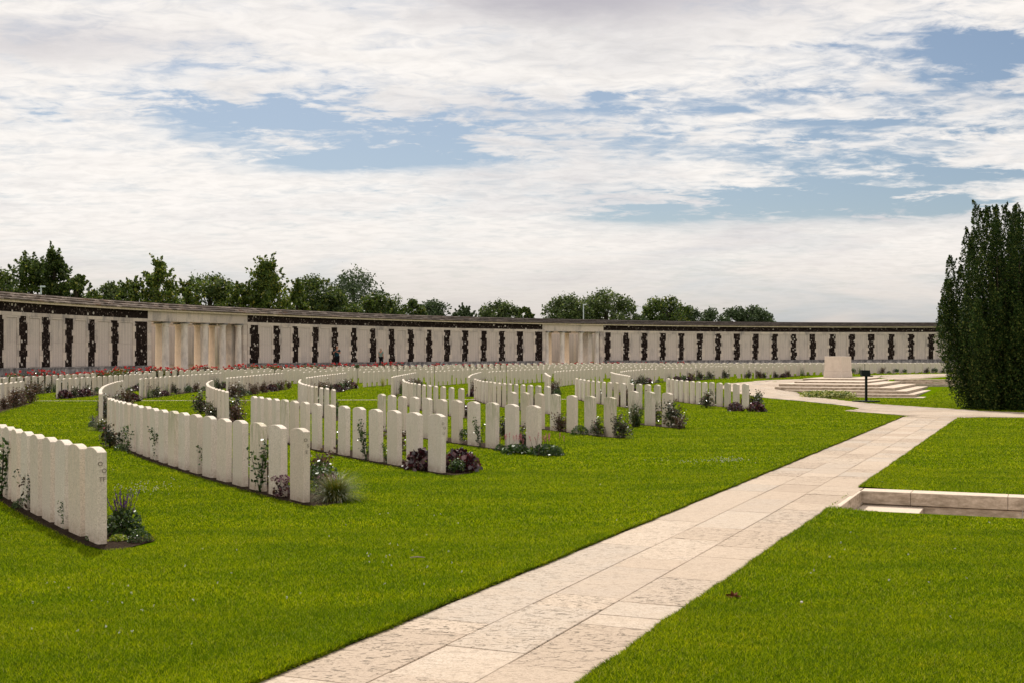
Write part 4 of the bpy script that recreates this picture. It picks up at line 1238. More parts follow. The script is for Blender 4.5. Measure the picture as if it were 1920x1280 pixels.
TR = [  # x px, top y px, half width px, distance, style, material, label
 (-4, 504, 34, 112, 'round', 'oak_leaf', 'broad dark tree at the left edge behind the memorial wall'),
 (58, 476, 38, 100, 'loose', 'oak_leaf', 'open-crowned left half of the tall dark tree pair, by the lamp post'),
 (100, 463, 44, 101, 'cone', 'oak_leaf', 'tallest dark tree at left with a ragged peak, beside the lamp post'),
 (142, 512, 30, 100, 'loose', 'oak_leaf', 'shorter loose tree on the right shoulder of the tallest left tree'),
 (176, 545, 22, 104, 'round', 'hornbeam_leaf', 'low yellowing tree in the dip right of the tallest left tree'),
 (214, 527, 32, 112, 'round', 'willow_leaf', 'grey-green rounded tree left of the second pointed tree'),
 (248, 519, 30, 108, 'loose', 'hornbeam_leaf', 'bright green loose tree touching the second pointed tree'),
 (297, 483, 44, 108, 'cone', 'hornbeam_leaf', 'second pointed tree from left, above the first colonnade'),
 (348, 525, 28, 116, 'loose', 'hornbeam_leaf', 'mid green tree right of the second pointed tree'),
 (392, 515, 46, 122, 'round', 'oak_leaf', 'rounded dark tree between the two pointed trees'),
 (448, 528, 30, 116, 'loose', 'hornbeam_leaf', 'lighter green tree at the left foot of the third pointed tree'),
 (502, 484, 52, 118, 'cone', 'hornbeam_leaf', 'large bright pointed tree right of the first colonnade'),
 (556, 522, 26, 118, 'cone', 'hornbeam_leaf', 'small pointed tree at the right foot of the large bright one'),
 (596, 517, 44, 134, 'round', 'oak_leaf', 'rounded dark tree left of the big pale dome-shaped tree'),
 (664, 516, 62, 165, 'dome', 'far_leaf', 'big pale dome-shaped tree standing behind the darker trees'),
 (622, 548, 40, 132, 'round', 'oak_leaf', 'low dark tree in front of the pale dome-shaped tree, left part'),
 (716, 545, 36, 136, 'round', 'oak_leaf', 'low dark tree right of the pale dome-shaped tree'),
 (772, 560, 24, 150, 'round', 'oak_leaf', 'small rounded dark tree left of the low flat one'),
 (812, 566, 34, 160, 'dome', 'far_leaf', 'low flat tree just right of the small rounded dark one'),
 (872, 573, 20, 150, 'loose', 'far_leaf', 'lone small tree standing above the middle wall roof'),
 (936, 566, 34, 150, 'round', 'willow_leaf', 'drooping pale willow-like tree left of the second colonnade'),
 (986, 573, 14, 140, 'loose', 'oak_leaf', 'sparse young tree between the willow and the rounded pair'),
 (1066, 557, 40, 158, 'round', 'willow_leaf', 'silvery rounded tree left of the second lamp post'),
 (1138, 547, 44, 160, 'round', 'willow_leaf', 'tall silvery rounded tree right of the second lamp post'),
 (1196, 590, 22, 165, 'dome', 'far_leaf', 'very low bush between silvery pair and the right dark tree'),
 (1250, 555, 38, 170, 'round', 'oak_leaf', 'dense rounded tree right of the second colonnade'),
 (1292, 578, 26, 175, 'dome', 'far_leaf', 'low tree at the right shoulder of the dense rounded tree'),
 (1336, 581, 28, 182, 'dome', 'far_leaf', 'small tree third from the right end of the treeline'),
 (1382, 577, 28, 185, 'round', 'far_leaf', 'second tree from the right end of the treeline'),
 (1418, 575, 30, 185, 'round', 'far_leaf', 'last tree at the right end of the treeline behind the wall'),
]
for i, (x, yt, hw, D, st, mt, lab) in enumerate(TR):
    X = (x-960)/F*D; topz = EYE+(HY-yt)*D/F; H = topz-.4
    lf = .25*D/110; tree('broadleaf_tree', lab, X, D, .4, H, hw*1.5*D/F, st, mt, lf*(1.0 if D < 130 else .85), 60 if hw > 30 else 36, int((9500 if hw > 30 else 4800)*(1 if st != 'loose' else .72)), 900+i*3)

def yew(label, x, y, z0, H, W, seed, n=58, lf=.066, per=3000):
    rng = np.random.default_rng(seed)
    o = empty('yew_tree', (x, y, z0)); tag(o, label, 'tree', 'upright dark yews beside the ring path')
    L = []; m = MB()
    for i in range(n):
        a = i*2.39996+rng.uniform(-.2, .2); f = sqrt((i+.5)/n)
        rb = f*W*.52; rt = f*W*rng.uniform(.80, 1.0)
        h = H*(1.0-.48*float(sm((f-.52)/.48)))*rng.uniform(.86, 1.03)
        if i < 7: h = H*rng.uniform(.9, 1.0)
        k = rng.uniform(.8, 1.15)
        def cur(t): r = rb+(rt-rb)*np.sin(np.clip(t, 0, 1)*pi*.5)**1.1; return r*cos(a), r*sin(a), h*t
        t = rng.random(per)**.85
        px, py, pz = cur(t)
        base = W*.17*k
        rad = base*np.minimum(1, .55+t*1.2)*(np.clip(1-t**2.4, 0, 1))**.75+.025
        ang = rng.uniform(0, 2*pi, per)
        lump = 1+.36*np.sin(ang*2+t*17*k+i)*np.sin(t*27+i*2.1)+.12*np.sin(ang*5+t*60+i)
        rr = rad*np.sqrt(rng.uniform(.35, 1, per))*lump
        L.append(np.column_stack([px+rr*np.cos(ang), py+rr*np.sin(ang), pz+rng.normal(0, .025, per)]))
        for q in range(16):
            tt = rng.uniform(.12, 1.0); aa = rng.uniform(0, 2*pi); cx, cy, cz = cur(tt)
            R0 = base*min(1, .55+tt*1.2)*max(0, 1-tt**2.4)**.75; kk = 42; s_ = rng.random(kk); ln = rng.uniform(.10, .24)
            L.append(np.column_stack([cx+cos(aa)*(R0*.85+.5*ln*s_)+rng.normal(0, .032, kk)*(1.2-s_), cy+sin(aa)*(R0*.85+.5*ln*s_)+rng.normal(0, .032, kk)*(1.2-s_), cz+ln*s_+rng.normal(0, .02, kk)]))
        if i < 24: 
            c1 = cur(.3); c2 = cur(.75); m.tube([(rb*.3*cos(a), rb*.3*sin(a), -.1), c1, c2], [.07, .04, .012], 6)
    C = np.vstack(L); C[:, 2] = np.maximum(C[:, 2], .03)
    V, Fq = leafquads(C, lf, .6, 0, rng); link('crown', np_mesh('crown', V, Fq, M['yew_leaf']), o); m.build('trunk', M['bark'], o)
yew('tall dark upright yew with many narrow peaks, right of the platform', 15.9, 38.3, 0, 6.6, 2.42, 41)
yew('second dark yew rising at the right edge behind the first', 18.1, 39.6, 0, 7.0, 2.0, 57, 40)

# ------------------------------------------------------------------ lamp posts, sign
def lamp(label, px, ytop, D):
    X = (px-960)/F*D; top = EYE+(HY-ytop)*D/F
    o = empty('lamp_post', (X, D, .4)); tag(o, label, 'lamp post', 'grey lamp posts beyond the wall')
    m = MB(); m.tube([(0, 0, 0), (0, 0, top-.50)], .055, 10); m.build('pole', M['grey'], o)
    m = MB(); m.box(-.06, .30, -.12, .12, top-.50, top-.38); m.build('lamp_head', M['grey'], o, bevel=.02)
lamp('grey lamp post with flat head in front of the tallest left tree', 77, 537, 92)
lamp('thin grey lamp post between the two silvery trees', 1094, 571, 128)

def sign():
    X, D = gp(1624, 753.0); z = tz(X, D)+.02; p = F/D
    o = empty('information_post', (X, D, z)); tag(o, 'black metal post with a box head standing on the ring path', 'post')
    m = MB(); m.box(-24.3/p, 24.0/p, -.16, .16, 0, .035); m.box(-.22, .22, -.38, .38, .0, .034); m.build('base_plate', M['black'], o, bevel=.004)
    m = MB(); m.box(-2.0/p, 2.1/p, -.04, .04, .034, 1.0); m.build('post', M['black'], o, bevel=.003)
    m = MB(); m.hexa([(-9/p, -.08, .95), (7.4/p, -.08, .93), (7.4/p, .14, .95), (-9/p, .14, .95), (-9/p, .0, 1.18), (7.4/p, .0, 1.17), (7.4/p, .22, 1.17), (-9/p, .22, 1.17)]); m.build('box_head', M['black'], o, bevel=.006)
    m = MB(); m.tube([(-.02, .1, 1.15), (-.02, .1, 1.42)], .008, 6); m.build('thin_rod', M['black'], o)
sign()

# ------------------------------------------------------------------ people
def person(label, px, ph_r, facing, shirt, hair, pose, height=1.7):
    ph, D = ray_phi(px, 82.6); X = (px-960)/F*D; z = zb(ph)-.45
    S = height/1.72
    # joints: x right, y back (faces -y), z up
    J = {'pel': (0, 0, .93), 'sp': (0, .01, 1.10), 'ch': (0, .01, 1.30), 'nk': (0, .015, 1.47), 'nk2': (0, 0, 1.53),
         'hL': (.10, 0, .88), 'kL': (.11, -.02, .49), 'aL': (.115, .02, .09), 'fL': (.13, -.13, .04),
         'hR': (-.10, 0, .88), 'kR': (-.11, -.02, .49), 'aR': (-.12, .02, .09), 'fR': (-.14, -.13, .04),
         'sL': (.185, .01, 1.40), 'sR': (-.185, .01, 1.40)}
    if pose == 'hold':
        J.update({'eL': (.25, -.06, 1.16), 'wL': (.07, -.24, 1.24), 'pL': (.02, -.26, 1.27), 'eR': (-.27, -.10, 1.17), 'wR': (-.10, -.25, 1.32), 'pR': (-.06, -.26, 1.36)})
    else:
        J.update({'eL': (.235, .03, 1.12), 'wL': (.245, -.05, .88), 'pL': (.245, -.08, .80), 'eR': (-.235, .03, 1.12), 'wR': (-.245, -.05, .88), 'pR': (-.245, -.08, .80)})
    E = [('pel', 'sp'), ('sp', 'ch'), ('ch', 'nk'), ('nk', 'nk2'), ('pel', 'hL'), ('hL', 'kL'), ('kL', 'aL'), ('aL', 'fL'), ('pel', 'hR'), ('hR', 'kR'), ('kR', 'aR'), ('aR', 'fR'),
         ('ch', 'sL'), ('sL', 'eL'), ('eL', 'wL'), ('wL', 'pL'), ('ch', 'sR'), ('sR', 'eR'), ('eR', 'wR'), ('wR', 'pR')]
    RAD = {'pel': (.15, .11), 'sp': (.14, .10), 'ch': (.15, .11), 'nk': (.06, .06), 'nk2': (.055, .055), 'hL': (.09, .09), 'hR': (.09, .09), 'kL': (.06, .06), 'kR': (.06, .06), 'aL': (.04, .04), 'aR': (.04, .04), 'fL': (.035, .03), 'fR': (.035, .03),
           'sL': (.06, .06), 'sR': (.06, .06), 'eL': (.04, .04), 'eR': (.04, .04), 'wL': (.028, .028), 'wR': (.028, .028), 'pL': (.035, .022), 'pR': (.035, .022)}
    def skin(names, edges, grow=0.0, sub=2, name='person', root_n='pel'):
        me = bpy.data.meshes.new(name); idx = {n: i for i, n in enumerate(names)}
        me.from_pydata([J[n] for n in names], [(idx[a], idx[b]) for a, b in edges], [])
        ob = bpy.data.objects.new(name, me); COL.objects.link(ob)
        md = ob.modifiers.new('s', 'SKIN'); md.use_smooth_shade = True
        for n, i in idx.items():
            sv = me.skin_vertices[0].data[i]; r = RAD[n]; sv.radius = (r[0]+grow, r[1]+grow); sv.use_root = (n == root_n)
        ob.modifiers.new('d', 'SUBSURF').levels = sub
        bpy.context.view_layer.update(); dg = bpy.context.evaluated_depsgraph_get()
        m2 = bpy.data.meshes.new_from_object(ob.evaluated_get(dg)); bpy.data.objects.remove(ob); return m2
    body = skin(list(J), E)
    # head with face, joined to the body mesh
    bm = bmesh.new(); bm.from_mesh(body)
    hd = bmesh.ops.create_uvsphere(bm, u_segments=20, v_segments=14, radius=1)['verts']
    for v in hd:
        c = v.co.copy(); x, y, zz = c.x*.075, c.y*.095, c.z*.118
        if c.z < 0: x *= 1+.28*c.z; y *= 1+.12*c.z
        if y < -.06: 
            if abs(c.x) < .22 and -.25 < c.z < .12: y -= .022*(1-abs(c.x)/.22)
            if .2 < abs(c.x) < .55 and 0 < c.z < .3: y += .010
            if abs(c.x) < .35 and -.55 < c.z < -.38: y += .006
        v.co = Vector((x, y-.015, zz+1.615))
    for sx in (-1, 1):
        er = bmesh.ops.create_uvsphere(bm, u_segments=8, v_segments=6, radius=1)['verts']
        for v in er: v.co = Vector((v.co.x*.012+sx*.077, v.co.y*.02, v.co.z*.032+1.61))
    # five fingers on each hand
    for sx, P, W in ((1, J['pL'], J['wL']), (-1, J['pR'], J['wR'])):
        d = (Vector(P)-Vector(W)).normalized(); side = d.cross(Vector((0, 1, 0))).normalized()
        for f in range(5):
            off = side*(f-1.5)*.016 if f < 4 else side*-.035; L = [.06, .072, .067, .05, .045][f]
            s = Vector(P)+off+d*(.005 if f < 4 else -.03); dd = d if f < 4 else (d+side*-.8).normalized()
            mid = s+dd*L*.55; e = mid+(dd+Vector((0, -.35, -.1))).normalized()*L*.5
            m = MB(); m.tube([s, mid, e], [.008, .0075, .005], 6)
            mm = m.mesh('f', M['skin'], smooth=True); bm.from_mesh(mm)
    bm.to_mesh(body); bm.free()
    body.materials.clear(); body.materials.append(M['skin'])
    for p_ in body.polygons: p_.use_smooth = True; p_.material_index = 0
    o = link('person', body, None, (X, D, z), facing); o.scale = (S, S, S); tag(o, label, 'person', 'visitors by the wall')
    def cloth(names, edges, grow, mat, nm, root_n, cut=None):
        sv = {n: J[n] for n in J}
        me = skin(names, edges, grow, 2, nm, root_n)
        me.materials.clear(); me.materials.append(M[mat])
        for p_ in me.polygons: p_.use_smooth = True; p_.material_index = 0
        link(nm, me, o)
    # trousers
    cloth(['pel', 'hL', 'kL', 'aL', 'hR', 'kR', 'aR'], [('pel', 'hL'), ('hL', 'kL'), ('kL', 'aL'), ('pel', 'hR'), ('hR', 'kR'), ('kR', 'aR')], .022, 'dark_cloth', 'trousers', 'pel')
    for s_ in 'LR':
        J['m'+s_] = tuple((Vector(J['s'+s_])*.35+Vector(J['e'+s_])*.65)); RAD['m'+s_] = (.052, .052)
    J['hem'] = (0, 0, .88); RAD['hem'] = (.155, .115)
    cloth(['hem', 'sp', 'ch', 'sL', 'sR', 'mL', 'mR'], [('hem', 'sp'), ('sp', 'ch'), ('ch', 'sL'), ('ch', 'sR'), ('sL', 'mL'), ('sR', 'mR')], .022, shirt, 'shirt', 'sp')
    bm = bmesh.new(); hv = bmesh.ops.create_uvsphere(bm, u_segments=20, v_segments=14, radius=1)['verts']
    rnd = random.Random(px)
    for v in hv:
        c = v.co.copy(); k = 1+rnd.uniform(-.05, .05)
        v.co = Vector((c.x*.094*k, c.y*.108*k+.012, c.z*.125*k+1.635))
    bmesh.ops.delete(bm, geom=[v for v in bm.verts if (v.co.y < -.035 and v.co.z < 1.675) or v.co.z < (1.53 if hair == 'blond_hair' else 1.55)], context='VERTS')
    me = bpy.data.meshes.new('hair'); bm.to_mesh(me); bm.free(); me.materials.append(M[hair])
    for p_ in me.polygons: p_.use_smooth = True
    link('hair', me, o)
    for s_ in 'LR':
        m = MB(); a = J['a'+s_]; f = J['f'+s_]; m.tube([(a[0], a[1]+.04, .045), (a[0], a[1]-.06, .05), (f[0], f[1]-.03, .04)], [.045, .05, .035], 8); m.build('shoe', M['shoe'], o, smooth=True)
person('person in dark teal t-shirt with hands held at the chest, before the wall', 632, 0, radians(0), 'teal_cloth', 'grey_hair', 'hold', 1.76)
person('person in pale green shirt seen from behind, reading the wall panels', 714.5, 0, radians(-28+180), 'sage_cloth', 'blond_hair', 'down', 1.62)

# ------------------------------------------------------------------ small things on the ground
def bits():
    X, D = gp(1374, 1128); m = MB(); rnd = random.Random(3)
    V, Fq = leafquads(ball(16, (.035, .035, .012), np.random.default_rng(3))+np.array([0, 0, .03]), .045, .6, .2, np.random.default_rng(3))
    o = link('fallen_leaf', np_mesh('fallen_leaf', V, Fq, M['dead_leaf']), None, (X, D, .01)); tag(o, 'crumpled dark red fallen leaf on the right lawn', 'leaf')
    X, D = gp(1240, 1230); m = MB(); m.tube([(-.035, 0, .03), (0, .004, .034), (.035, -.006, .028)], [.003, .004, .002], 5)
    tag(m.build('twig', M['bark'], None, (X, D, 0), smooth=True), 'short dark twig in the right lawn near the path edge', 'twig')
    X, D = gp(782, 1052.5); m = MB(); m.tube([(-.055, 0, .035), (0, .004, .04), (.06, -.003, .036)], [.003, .005, .003], 5)
    tag(m.build('twig', M['twig'], None, (X, D, 0), smooth=True), 'pale pinkish twig lying on the left lawn', 'twig')
    X, D = gp(1503, 1136); m = MB(); m.lathe([(.006, 0), (.010, .006), (.006, .012)], n=8); tag(m.build('pebble', M['white_stone_bit'], None, (X, D, .022), smooth=True), 'small pale pebble on the right lawn beyond the red leaf', 'pebble')
bits()

# ------------------------------------------------------------------ mown grass blades
def grass():
    rng = np.random.default_rng(77)
    Vs = []; cnt = 0
    def band(d0, d1, dens, hgt, wid):
        area = .5*(d1*d1-d0*d0)*(2*.4286+.10)+5.6*(d1-d0); n = int(area*dens)
        D = np.sqrt(rng.uniform(d0*d0, d1*d1, n)); X = (rng.uniform(-1, 1, n))*(D*.4286+2.8+.05*D)
        return X, D, hgt, wid
    keep = []
    specs = [(4.6, 7.5, 21000, .021, .0034), (7.5, 11, 12500, .021, .0045), (11, 17, 5600, .021, .007), (17, 27, 2100, .021, .012), (27, 44, 720, .022, .022), (44, 72, 260, .025, .036), (72, 106, 100, .03, .06)]
    P = []
    for s in specs:
        d0_ = s[0]; X, D, h, w = band(*s); n = len(X)
        s_, t_ = path_st(X, D)
        wob = .026*np.sin(s_*2.1)+.022*np.sin(s_*5.3+1)+.016*np.sin(s_*11+2)
        onp = (t_ > wob*.3-.003) & (t_ < PW-.052+wob*.2) & (s_ < 30.2)
        well = (s_ > WS0-.10) & (s_ < WS1+.17) & (t_ > PW-.05) & (t_ < WT1)
        ok = ~onp & ~well & ~in_poly(X, D, RING)
        dx = X-CX; dy = D-CY; r = np.hypot(dx, dy); ph = np.degrees(np.arctan2(-dy, -dx))
        for (blk, k, rr, a, b, nn) in BL:
            if blk == 'far' and k > 1: continue
            e = degrees(.5/rr); rr = rad((blk, k), rr, a, b, ph)
            ok &= ~((r > rr-.40) & (r < rr+.135) & (ph < a+e) & (ph > b-e*.6))
        u = (X-OX)*UX+(D-OY)*UY; v = (X-OX)*VX+(D-OY)*VY
        ok &= ~((u > -9.9) & (u < .02) & (v > -.02) & (v < 17.2)) & ~((u > -9.6) & (v >= 17.2) & (v < 23.5)) & ~((v > 17.2) & (v < 19) & (u > -4)) & (r < 80.0)
        if d0_ > 40: ok &= ~((v > 17.2) & (X > 18) & (r < 47.5))
        X = X[ok]; D = D[ok]; n = len(X)
        if d0_ < 8:
            m_ = 26000; se = rng.uniform(-1, 29.2, m_)**1.0; se = 29.2*rng.random(m_)**1.7-.8; sd_ = rng.random(m_) < .5
            wb = .016*np.sin(se*2.1)+.014*np.sin(se*5.3+1)+.010*np.sin(se*11+2)
            te = np.where(sd_, wb*.35-.006, PW-.05+wb*.35)+rng.normal(0, .006, m_); okk = ~((~sd_) & (se > WS0-.12) & (se < WS1+.16)); se = se[okk]; te = te[okk]; sd_ = sd_[okk]
            ex = PO[0]+se*VX+te*UX; ey = PO[1]+se*VY+te*UY; m_ = len(ex)
            dirn = np.where(sd_, 1.0, -1.0)*rng.uniform(-.2, 1.0, m_); al = rng.normal(0, .4, m_); l_ = rng.uniform(.012, .034, m_); zz_ = terrain(ex, ey)+.024
            V = np.empty((m_, 3, 3)); wv = rng.uniform(.003, .006, m_)*(1+se/9)
            V[:, 0] = np.column_stack([ex-VX*wv, ey-VY*wv, zz_]); V[:, 1] = np.column_stack([ex+VX*wv, ey+VY*wv, zz_])
            V[:, 2] = np.column_stack([ex+(UX*dirn+VX*al)*l_, ey+(UY*dirn+VY*al)*l_, zz_+rng.uniform(-.012, .026, m_)]); P.append(V)
        z = terrain(X, D); hh = h*rng.uniform(.55, 1.15, n); ww = w*rng.uniform(.7, 1.3, n)
        # tufts along the cut edges stand a little higher
        dd_ = np.maximum(-path_st(X, D)[1], path_st(X, D)[1]-PW); z = z+.030*np.clip((.5-dd_)/.38, 0, 1)*(path_st(X, D)[0] < 29.3)*(path_st(X, D)[0] > -9.5); s_, t_ = path_st(X, D); edge = np.exp(-np.abs(t_)/.07)+np.exp(-np.abs(t_-PW)/.07); hh *= 1+.35*np.clip(edge, 0, 1)
        a = rng.uniform(0, 2*pi, n); la = rng.uniform(0, 2*pi, n); ln = hh*rng.uniform(.1, 1.7, n)
        V = np.empty((n, 3, 3))
        V[:, 0] = np.column_stack([X-np.cos(a)*ww/2, D-np.sin(a)*ww/2, z]); V[:, 1] = np.column_stack([X+np.cos(a)*ww/2, D+np.sin(a)*ww/2, z])
        V[:, 2] = np.column_stack([X+np.cos(la)*ln, D+np.sin(la)*ln, z+hh]); P.append(V)
    V = np.concatenate(P).reshape(-1, 3); n = len(V)//3
    tag(link('grass', np_mesh('grass', V, np.arange(n*3).reshape(n, 3), M['blade'])), 'short mown grass of the lawns', 'grass', kind='stuff')
    # white clover heads in drifts
    C = []
    for (cx, cy, sx, sy, m) in ((270, 918, 50, 12, 70), (1360, 865, 45, 4, 70), (1300, 868, 60, 5, 30), (860, 1010, 300, 90, 50), (250, 1150, 220, 90, 60), (1650, 1080, 200, 110, 30), (1000, 1190-60, 120, 60, 10), (700, 1050, 60, 20, 20), (30, 850, 120, 30, 30), (1700, 860, 90, 30, 10)):
        for _ in range(int(m*.45) if cy > 950 else m):
            x = rng.normal(cx, sx*.6); y = rng.normal(cy, sy*.6)
            if y < 800 or y > 1278: continue
            X, D = gp(x, y); s_, t_ = path_st(X, D)
            if -.1 < t_ < PW+.1: continue
            C.append(ball(5, .008, rng)+np.array([X, D, tz(X, D)+.04]))
    V, Fq = leafquads(np.vstack(C), .008, .9, 0, rng)
    tag(link('clover_flowers', np_mesh('clover_flowers', V, Fq, M['petal_white'])), 'tiny white clover heads scattered through the lawns', 'clover', kind='stuff')
grass()

# ------------------------------------------------------------------ light and sky
SUN_AZ, SUN_EL = radians(-14), radians(49)
sd = Vector((sin(SUN_AZ)*cos(SUN_EL), cos(SUN_AZ)*cos(SUN_EL), sin(SUN_EL)))
ld = bpy.data.lights.new('sun', 'SUN'); ld.energy = 5.0; ld.angle = radians(.6); ld.color = (1, .94, .84)
lo = bpy.data.objects.new('sun', ld); COL.objects.link(lo); lo.location = (0, 0, 60); lo.rotation_euler = sd.to_track_quat('Z', 'Y').to_euler()

w = bpy.data.worlds.new('World'); SC.world = w; w.use_nodes = True
t = w.node_tree; N = t.nodes; L = t.links
for n in list(N): N.remove(n)
def nd(tp, **k):
    n = N.new(tp)
    for a, b in k.items(): setattr(n, a, b)
    return n
def mt(op, a, b=0.0, clamp=False):
    n = nd('ShaderNodeMath', operation=op, use_clamp=clamp)
    for i, v in enumerate((a, b)):
        if isinstance(v, bpy.types.NodeSocket): L.new(v, n.inputs[i])
        else: n.inputs[i].default_value = v
    return n.outputs[0]
def rp(f, stops):
    n = nd('ShaderNodeValToRGB'); e = n.color_ramp.elements
    while len(e) < len(stops): e.new(.5)
    for i, (p, c) in enumerate(stops): e[i].position = p; e[i].color = (c, c, c, 1) if isinstance(c, (int, float)) else (*c, 1)
    L.new(f, n.inputs[0]); return n.outputs[0]
def mixc(f, a, b):
    n = nd('ShaderNodeMix', data_type='RGBA')
    for i, v in ((0, f), (6, a), (7, b)):
        if isinstance(v, bpy.types.NodeSocket): L.new(v, n.inputs[i])
        elif i == 0: n.inputs[0].default_value = v
        else: n.inputs[i].default_value = (*v, 1)
    return n.outputs[2]
STR = .065
sky = nd('ShaderNodeTexSky', sky_type='NISHITA'); sky.sun_disc = False; sky.sun_elevation = SUN_EL; sky.sun_rotation = SUN_AZ
sky.air_density = 1.0; sky.dust_density = 1.2; sky.ozone_density = 1.5
tc = nd('ShaderNodeTexCoord'); sp = nd('ShaderNodeSeparateXYZ'); L.new(tc.outputs['Generated'], sp.inputs[0])
dx, dy, dz = sp.outputs
zc = mt('MAXIMUM', dz, .0); zq = mt('ADD', zc, .115)
def comb(a, b, c=0.0):
    n = nd('ShaderNodeCombineXYZ')
    for i, v in enumerate((a, b, c)):
        if isinstance(v, bpy.types.NodeSocket): L.new(v, n.inputs[i])
        else: n.inputs[i].default_value = v
    return n.outputs[0]
pl = comb(mt('DIVIDE', dx, zq), mt('DIVIDE', dy, zq))      # position on a flat cloud deck
def noise(vec, sc, det, ro, dist=0.0, scale3=(1, 1, 1), loc=(0, 0, 0)):
    mp = nd('ShaderNodeMapping'); mp.inputs['Scale'].default_value = scale3; mp.inputs['Location'].default_value = loc; L.new(vec, mp.inputs[0])
    n = nd('ShaderNodeTexNoise'); n.inputs['Scale'].default_value = sc; n.inputs['Detail'].default_value = det; n.inputs['Roughness'].default_value = ro; n.inputs['Distortion'].default_value = dist
    L.new(mp.outputs[0], n.inputs['Vector']); return n.outputs['Fac']
big = noise(pl, 1.1, 6, .6, .3, (1, .8, 1), (3.1, 1.7, 0))
med = noise(pl, 4.6, 9, .62, .35, (.8, 1.0, 1), (9, 4, 0))
rip = noise(pl, 15, 7, .62, .6, (.75, 1.1, 1), (2, 7, 0))
# breaks in the deck: centre given as bearing tangent and elevation tangent
az = mt('DIVIDE', dx, mt('MAXIMUM', dy, .05)); el = mt('DIVIDE', dz, mt('MAXIMUM', dy, .05)); front = mt('GREATER_THAN', dy, .1)
wob = mt('MULTIPLY', mt('SUBTRACT', med, .5), .10); wob2 = mt('MULTIPLY', mt('SUBTRACT', rip, .5), .04)
azw = mt('ADD', az, mt('MULTIPLY', wob, 1.6)); elw = mt('ADD', mt('ADD', el, mt('MULTIPLY', wob, .35)), mt('MULTIPLY', wob2, .30))
holes = None
for (cx, cy, rx, ry, s) in ((455, 222, 110, 30, .9), (620, 245, 170, 42, .8), (760, 262, 140, 34, .8), (850, 298, 120, 18, .7), (600, 306, 120, 17, .9), (950, 200, 160, 22, .4), (560, 235, 430, 85, .36), (1500, 250, 420, 95, .32), (1720, 110, 240, 75, .42), (150, 215, 220, 30, .3), (1250, 260, 200, 25, .35), (1600, 300, 200, 22, .35), (380, 130, 120, 20, .4), (1500, 180, 200, 16, .4), (300, 205, 90, 12, .35), (70, 228, 80, 10, .3),
                            (1860, 75, 120, 50, 1.0), (1800, 150, 80, 22, .5), (1905, 165, 40, 18, .8), (1330, 395, 200, 24, .95), (1560, 372, 240, 30, 1.0), (1790, 330, 170, 16, .8), (1180, 410, 110, 15, .6), (1720, 395, 130, 22, .8),
                            (1560, 232, 130, 9, .5), (1150, 190, 110, 9, .35), (1450, 90, 110, 9, .4), (1780, 260, 120, 10, .45), (1330, 210, 60, 12, .3), (1450, 270, 60, 10, .4), (1150, 215, 90, 8, .4)):
    a = mt('DIVIDE', mt('SUBTRACT', azw, (cx-960)/F), rx/F); b = mt('DIVIDE', mt('SUBTRACT', elw, (676-cy)/F), ry/F)
    g = mt('MULTIPLY', mt('EXPONENT', mt('MULTIPLY', mt('ADD', mt('MULTIPLY', a, a), mt('MULTIPLY', b, b)), -.75)), s)
    holes = g if holes is None else mt('ADD', holes, g)
holes = mt('MULTIPLY', mt('MINIMUM', holes, 1.15), front)
cov = mt('ADD', mt('ADD', mt('MULTIPLY', big, .55), mt('MULTIPLY', med, .95)), mt('MULTIPLY', rip, .55))     # mean about .86
cov = mt('SUBTRACT', mt('SUBTRACT', cov, .155), mt('MULTIPLY', holes, .47))
flk = mt('ADD', mt('MULTIPLY', mt('SUBTRACT', med, .475), 1.25), mt('MULTIPLY', mt('SUBTRACT', rip, .5), .45))
cov = mt('ADD', cov, mt('MULTIPLY', flk, mt('MULTIPLY', holes, .75)))
clear = mt('MULTIPLY', rp(dz, [(.33, .0), (.55, 1.0)]), .12)
cov = mt('SUBTRACT', cov, clear)
backf = rp(mt('SUBTRACT', mt('MULTIPLY', dx, .75), mt('MULTIPLY', dy, .66)), [(.0, .0), (.75, .0)])
cov = mt('SUBTRACT', cov, backf)
alpha = rp(cov, [(.44, .0), (.56, .3), (.68, .72), (.84, .96), (.95, 1.0)])
# cloud brightness: thin parts bright, thick parts grey
bg2 = noise(pl, .75, 4, .5, .6, (.8, 1.2, 1), (6, 2, 3))
den = mt('ADD', mt('ADD', mt('MULTIPLY', bg2, .55), mt('MULTIPLY', big, .30)), mt('MULTIPLY', med, .22))
ccol = rp(den, [(.40, (.93, .89, .85)), (.53, (.99, .945, .90)), (.60, (.86, .83, .81)), (.70, (.66, .65, .68))])
shade = rp(rip, [(.36, .93), (.6, 1.02)])
cm = nd('ShaderNodeMix', data_type='RGBA', blend_type='MULTIPLY'); cm.inputs[0].default_value = 1; L.new(ccol, cm.inputs[6]); L.new(shade, cm.inputs[7])
ccol = cm.outputs[2]
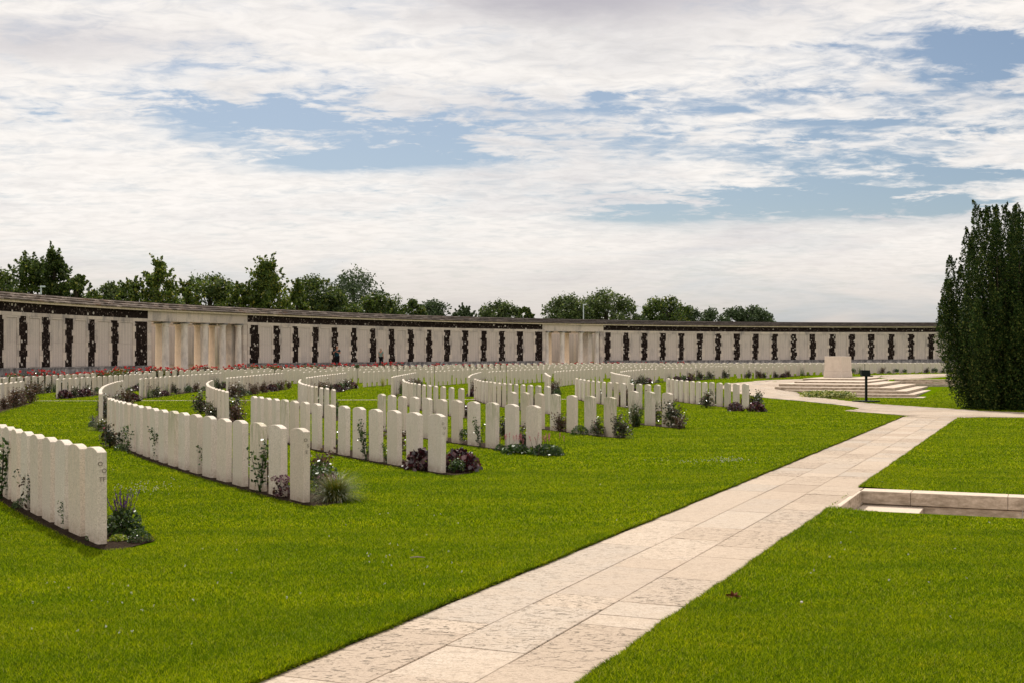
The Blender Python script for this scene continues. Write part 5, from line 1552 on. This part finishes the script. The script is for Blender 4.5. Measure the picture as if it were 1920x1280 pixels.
# thick dark cloud base high in the middle, hazier and duller towards the horizon
a = mt('DIVIDE', mt('SUBTRACT', azw, (1130-960)/F), 330/F); b = mt('DIVIDE', mt('SUBTRACT', elw, 690/F), 55/F)
dk = mt('MULTIPLY', mt('EXPONENT', mt('MULTIPLY', mt('ADD', mt('MULTIPLY', a, a), mt('MULTIPLY', b, b)), -.8)), .9)
a = mt('DIVIDE', mt('SUBTRACT', azw, (60-960)/F), 300/F); b = mt('DIVIDE', mt('SUBTRACT', elw, 600/F), 40/F)
dk2 = mt('MULTIPLY', mt('EXPONENT', mt('MULTIPLY', mt('ADD', mt('MULTIPLY', a, a), mt('MULTIPLY', b, b)), -.8)), .5)
ccol = mixc(mt('MULTIPLY', mt('ADD', dk, dk2), front, True), ccol, (.50, .48, .53))
low = rp(el, [(.02, 1.0), (.13, .0)])
lowc = rp(noise(comb(az, mt('MULTIPLY', el, 6.0)), 4.5, 5, .5, .9), [(.36, (.60, .63, .64)), (.50, (.84, .77, .71)), (.7, (.88, .80, .73))])
ccol = mixc(mt('MULTIPLY', low, .85), ccol, lowc)
duller = rp(el, [(.01, .74), (.09, 1.0)])
qq = nd('ShaderNodeMix', data_type='RGBA', blend_type='MULTIPLY'); qq.inputs[0].default_value = 1; L.new(ccol, qq.inputs[6]); L.new(duller, qq.inputs[7]); ccol = qq.outputs[2]
# clouds opposite the sun are fully lit; those round it glow
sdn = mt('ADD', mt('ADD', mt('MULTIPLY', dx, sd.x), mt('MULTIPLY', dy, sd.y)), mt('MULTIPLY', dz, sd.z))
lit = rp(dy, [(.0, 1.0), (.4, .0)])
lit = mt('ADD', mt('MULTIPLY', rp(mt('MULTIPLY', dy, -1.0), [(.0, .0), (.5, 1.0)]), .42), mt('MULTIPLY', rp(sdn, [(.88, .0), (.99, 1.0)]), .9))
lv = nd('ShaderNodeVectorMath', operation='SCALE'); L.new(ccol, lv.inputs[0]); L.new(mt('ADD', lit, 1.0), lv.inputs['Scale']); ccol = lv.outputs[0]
alpha = mixc(mt('MULTIPLY', low, .75), alpha, mixc(mt('MULTIPLY', holes, .9, True), (1, 1, 1), (.1, .1, .1)))
sc_ = nd('ShaderNodeMix', data_type='RGBA', blend_type='MULTIPLY'); sc_.inputs[0].default_value = 1; L.new(ccol, sc_.inputs[6]); sc_.inputs[7].default_value = (1/STR,)*3+(1,)
ss = nd('ShaderNodeMix', data_type='RGBA', blend_type='MULTIPLY'); ss.inputs[0].default_value = 1; L.new(sky.outputs[0], ss.inputs[6]); ss.inputs[7].default_value = (1.08, 1.12, 1.15, 1)
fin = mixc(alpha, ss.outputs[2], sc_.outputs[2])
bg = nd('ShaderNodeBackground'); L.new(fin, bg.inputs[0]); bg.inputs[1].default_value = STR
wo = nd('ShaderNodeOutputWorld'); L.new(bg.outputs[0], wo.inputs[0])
w.cycles.sampling_method = 'MANUAL'; w.cycles.sample_map_resolution = 512

# ------------------------------------------------------------------ camera
cam = bpy.data.cameras.new('camera'); cam.sensor_width = 36; cam.lens = 36*F/1920; cam.shift_y = 36/1920
cam.clip_start = .1; cam.clip_end = 8000
co = bpy.data.objects.new('camera', cam); COL.objects.link(co); co.location = (0, 0, EYE); co.rotation_euler = (pi/2, 0, 0)
SC.camera = co
SC.view_settings.view_transform = 'Standard'; SC.view_settings.look = 'None'; SC.view_settings.exposure = 0; SC.view_settings.gamma = 1
SC.cycles.max_bounces = 6; SC.cycles.diffuse_bounces = 3; SC.cycles.glossy_bounces = 2; SC.cycles.transmission_bounces = 3; SC.cycles.transparent_max_bounces = 4
SC.cycles.use_denoising = True
